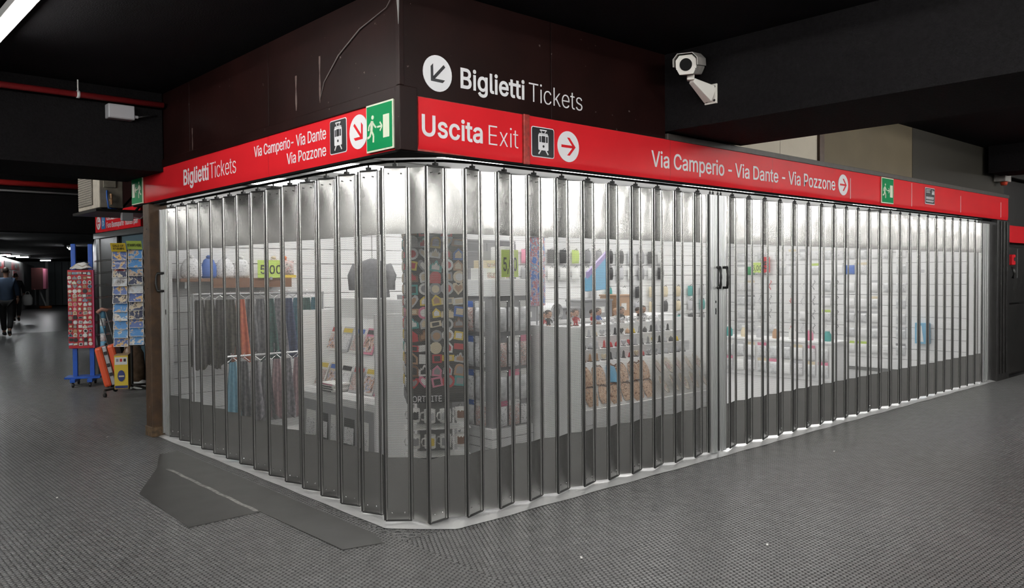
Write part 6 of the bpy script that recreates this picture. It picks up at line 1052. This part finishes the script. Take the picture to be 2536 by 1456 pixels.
# ------------------------------------------------------------------ people walking away
def skinned(name, nodes, edges, mm, parent, sub=2):
    me = bpy.data.meshes.new(name); me.from_pydata([n_[0] for n_ in nodes], edges, []); o = bpy.data.objects.new(name, me); COL.objects.link(o)
    md = o.modifiers.new('skin', 'SKIN'); md.use_smooth_shade = True
    for i, n_ in enumerate(nodes): 
        v = me.skin_vertices[0].data[i]; v.radius = n_[1] if isinstance(n_[1], tuple) else (n_[1], n_[1]); v.use_root = (i == 0)
    s_ = o.modifiers.new('sub', 'SUBSURF'); s_.levels = sub; s_.render_levels = sub
    dg = bpy.context.evaluated_depsgraph_get(); m2 = bpy.data.meshes.new_from_object(o.evaluated_get(dg)); bpy.data.objects.remove(o)
    for p in m2.polygons: p.use_smooth = True
    m2.materials.clear(); return obj(name, m2, mm, parent)
def person(label, loc, rz, sc_, top, bottom, stride=.22):
    t_ = thing('person', label, 'person', loc, rz); t_.scale = (sc_,)*3
    sk = mat('skin', (.35, .19, .13), .6); s = stride
    J = dict(pel=(0, 0, .95), sp=(0, 0, 1.12), ch=(0, 0, 1.32), nk=(0, .0, 1.50), hd=(0, -.02, 1.60), ht=(0, -.02, 1.74), sl=(.17, 0, 1.42), sr=(-.17, 0, 1.42), el=(.23, .10, 1.16), er=(-.23, -.08, 1.16), wl=(.22, .02, .93), wr=(-.22, -.18, .96), hl=(.09, 0, .92), hr=(-.09, 0, .92), kl=(.10, -s*.6, .50), kr=(-.10, s*.25, .50), al=(.10, -s, .10), ar=(-.10, s*1.3, .16), tl=(.10, -s-.14, .04), tr=(-.10, s*1.3-.06, .04))
    body = [(J['pel'], (.13, .10)), (J['sp'], (.12, .09)), (J['ch'], (.15, .10)), (J['nk'], .05), (J['hd'], (.075, .085)), (J['ht'], (.05, .06)), (J['sl'], .055), (J['el'], .042), (J['wl'], .03), (J['sr'], .055), (J['er'], .042), (J['wr'], .03), (J['hl'], .085), (J['kl'], .055), (J['al'], .04), (J['hr'], .085), (J['kr'], .055), (J['ar'], .04), (J['tl'], .03), (J['tr'], .03)]
    ed = [(0, 1), (1, 2), (2, 3), (3, 4), (4, 5), (2, 6), (6, 7), (7, 8), (2, 9), (9, 10), (10, 11), (0, 12), (12, 13), (13, 14), (0, 15), (15, 16), (16, 17), (14, 18), (17, 19)]
    b_ = skinned('body', body, ed, sk, t_)
    skinned('jacket', [((0, 0, .80), (.175, .13)), ((0, 0, 1.12), (.16, .12)), ((0, 0, 1.32), (.185, .125)), ((0, 0, 1.47), (.08, .08)), (J['sl'], .078), (J['el'], .062), ((J['wl'][0], J['wl'][1], J['wl'][2]+.05), .05), (J['sr'], .078), (J['er'], .062), ((J['wr'][0], J['wr'][1], J['wr'][2]+.05), .05)], [(0, 1), (1, 2), (2, 3), (2, 4), (4, 5), (5, 6), (2, 7), (7, 8), (8, 9)], top, t_)
    skinned('trousers', [((0, 0, .93), (.155, .12)), ((.09, 0, .86), .10), (J['kl'], .078), ((J['al'][0], J['al'][1], .14), .062), ((-.09, 0, .86), .10), (J['kr'], .078), ((J['ar'][0], J['ar'][1]-.02, .20), .062)], [(0, 1), (1, 2), (2, 3), (0, 4), (4, 5), (5, 6)], bottom, t_)
    skinned('hair', [((0, .015, 1.60), (.082, .08)), ((0, .01, 1.69), (.082, .085)), ((0, 0, 1.755), (.05, .055))], [(0, 1), (1, 2)], hair_m, t_)
    fm = MB().cbox((.032, -.105, 1.645), (.022, .012, .010)).cbox((-.032, -.105, 1.645), (.022, .012, .010)).cbox((0, -.104, 1.575), (.045, .012, .010)).mesh('face_features'); obj('face_features', fm, hair_m, t_)
    for s1 in (-1, 1): obj('ear', MB().lathe([(.008, -.028), (.018, 0), (.008, .028)], 8, (s1*.082, .0, 1.63), .6).mesh('ear', True), sk, t_)
    obj('nose', MB().lathe([(.018, 0), (.008, .045)], 6, (0, -.112, 1.595)).mesh('nose', True), sk, t_)
    for nm, a, tt in (('shoe', J['al'], J['tl']), ('shoe', J['ar'], J['tr'])): skinned(nm, [((a[0], a[1]+.05, .05 if nm and a is J['al'] else .11), .045), (a, .05), ((tt[0], tt[1]-.02, tt[2]), .038)], [(0, 1), (1, 2)], black, t_)
    for s1, wj in ((1, J['wl']), (-1, J['wr'])):
        h_ = []
        for k in range(4): h_.append([(wj[0]-.004, wj[1]-.028+.018*k, wj[2]-.06), (wj[0]-.006*s1, wj[1]-.032+.020*k, wj[2]-.11), (wj[0]-.016*s1, wj[1]-.03+.019*k, wj[2]-.145+.008*abs(k-1.5))])
        mb = MB(); mb.tube([(wj[0], wj[1], wj[2]+.01), (wj[0], wj[1], wj[2]-.03), (wj[0], wj[1], wj[2]-.075)], [.026, .036, .030], 8)
        for f in h_: mb.tube(f, [.010, .009, .007], 6)
        mb.tube([(wj[0], wj[1]-.03, wj[2]-.03), (wj[0]-.02*s1, wj[1]-.05, wj[2]-.065), (wj[0]-.02*s1, wj[1]-.05, wj[2]-.09)], [.011, .010, .008], 6); obj('hand', mb.mesh('hand', True), sk, t_)
    return t_
navy = mat('navy jacket', (.045, .075, .13), .8, var=.2); blk = mat('black cloth', (.012, .012, .013), .85)
person('person in a blue jacket and black trousers walking away at the left edge', (1.98, 22.35, 0), radians(160), 1.12, navy, blk)
person('person dressed in black walking away and carrying a white bag', (3.95, 31.5, 0), radians(160), 1.06, blk, blk, .16)
t = thing('white_carrier_bag', 'white carrier bag carried by the person in black', 'bag', (4.30, 31.35, .62), radians(-30)); obj('bag', MB().lathe([(.10, 0), (.17, .04), (.18, .28), (.12, .42)], 10, sy=.5).mesh('bag', True), CM['white'], t); obj('handles', MB().tube([(-.08, 0, .40), (-.05, 0, .52), (.05, 0, .52), (.08, 0, .40)], .012, 6).mesh('handles', True), CM['white'], t)
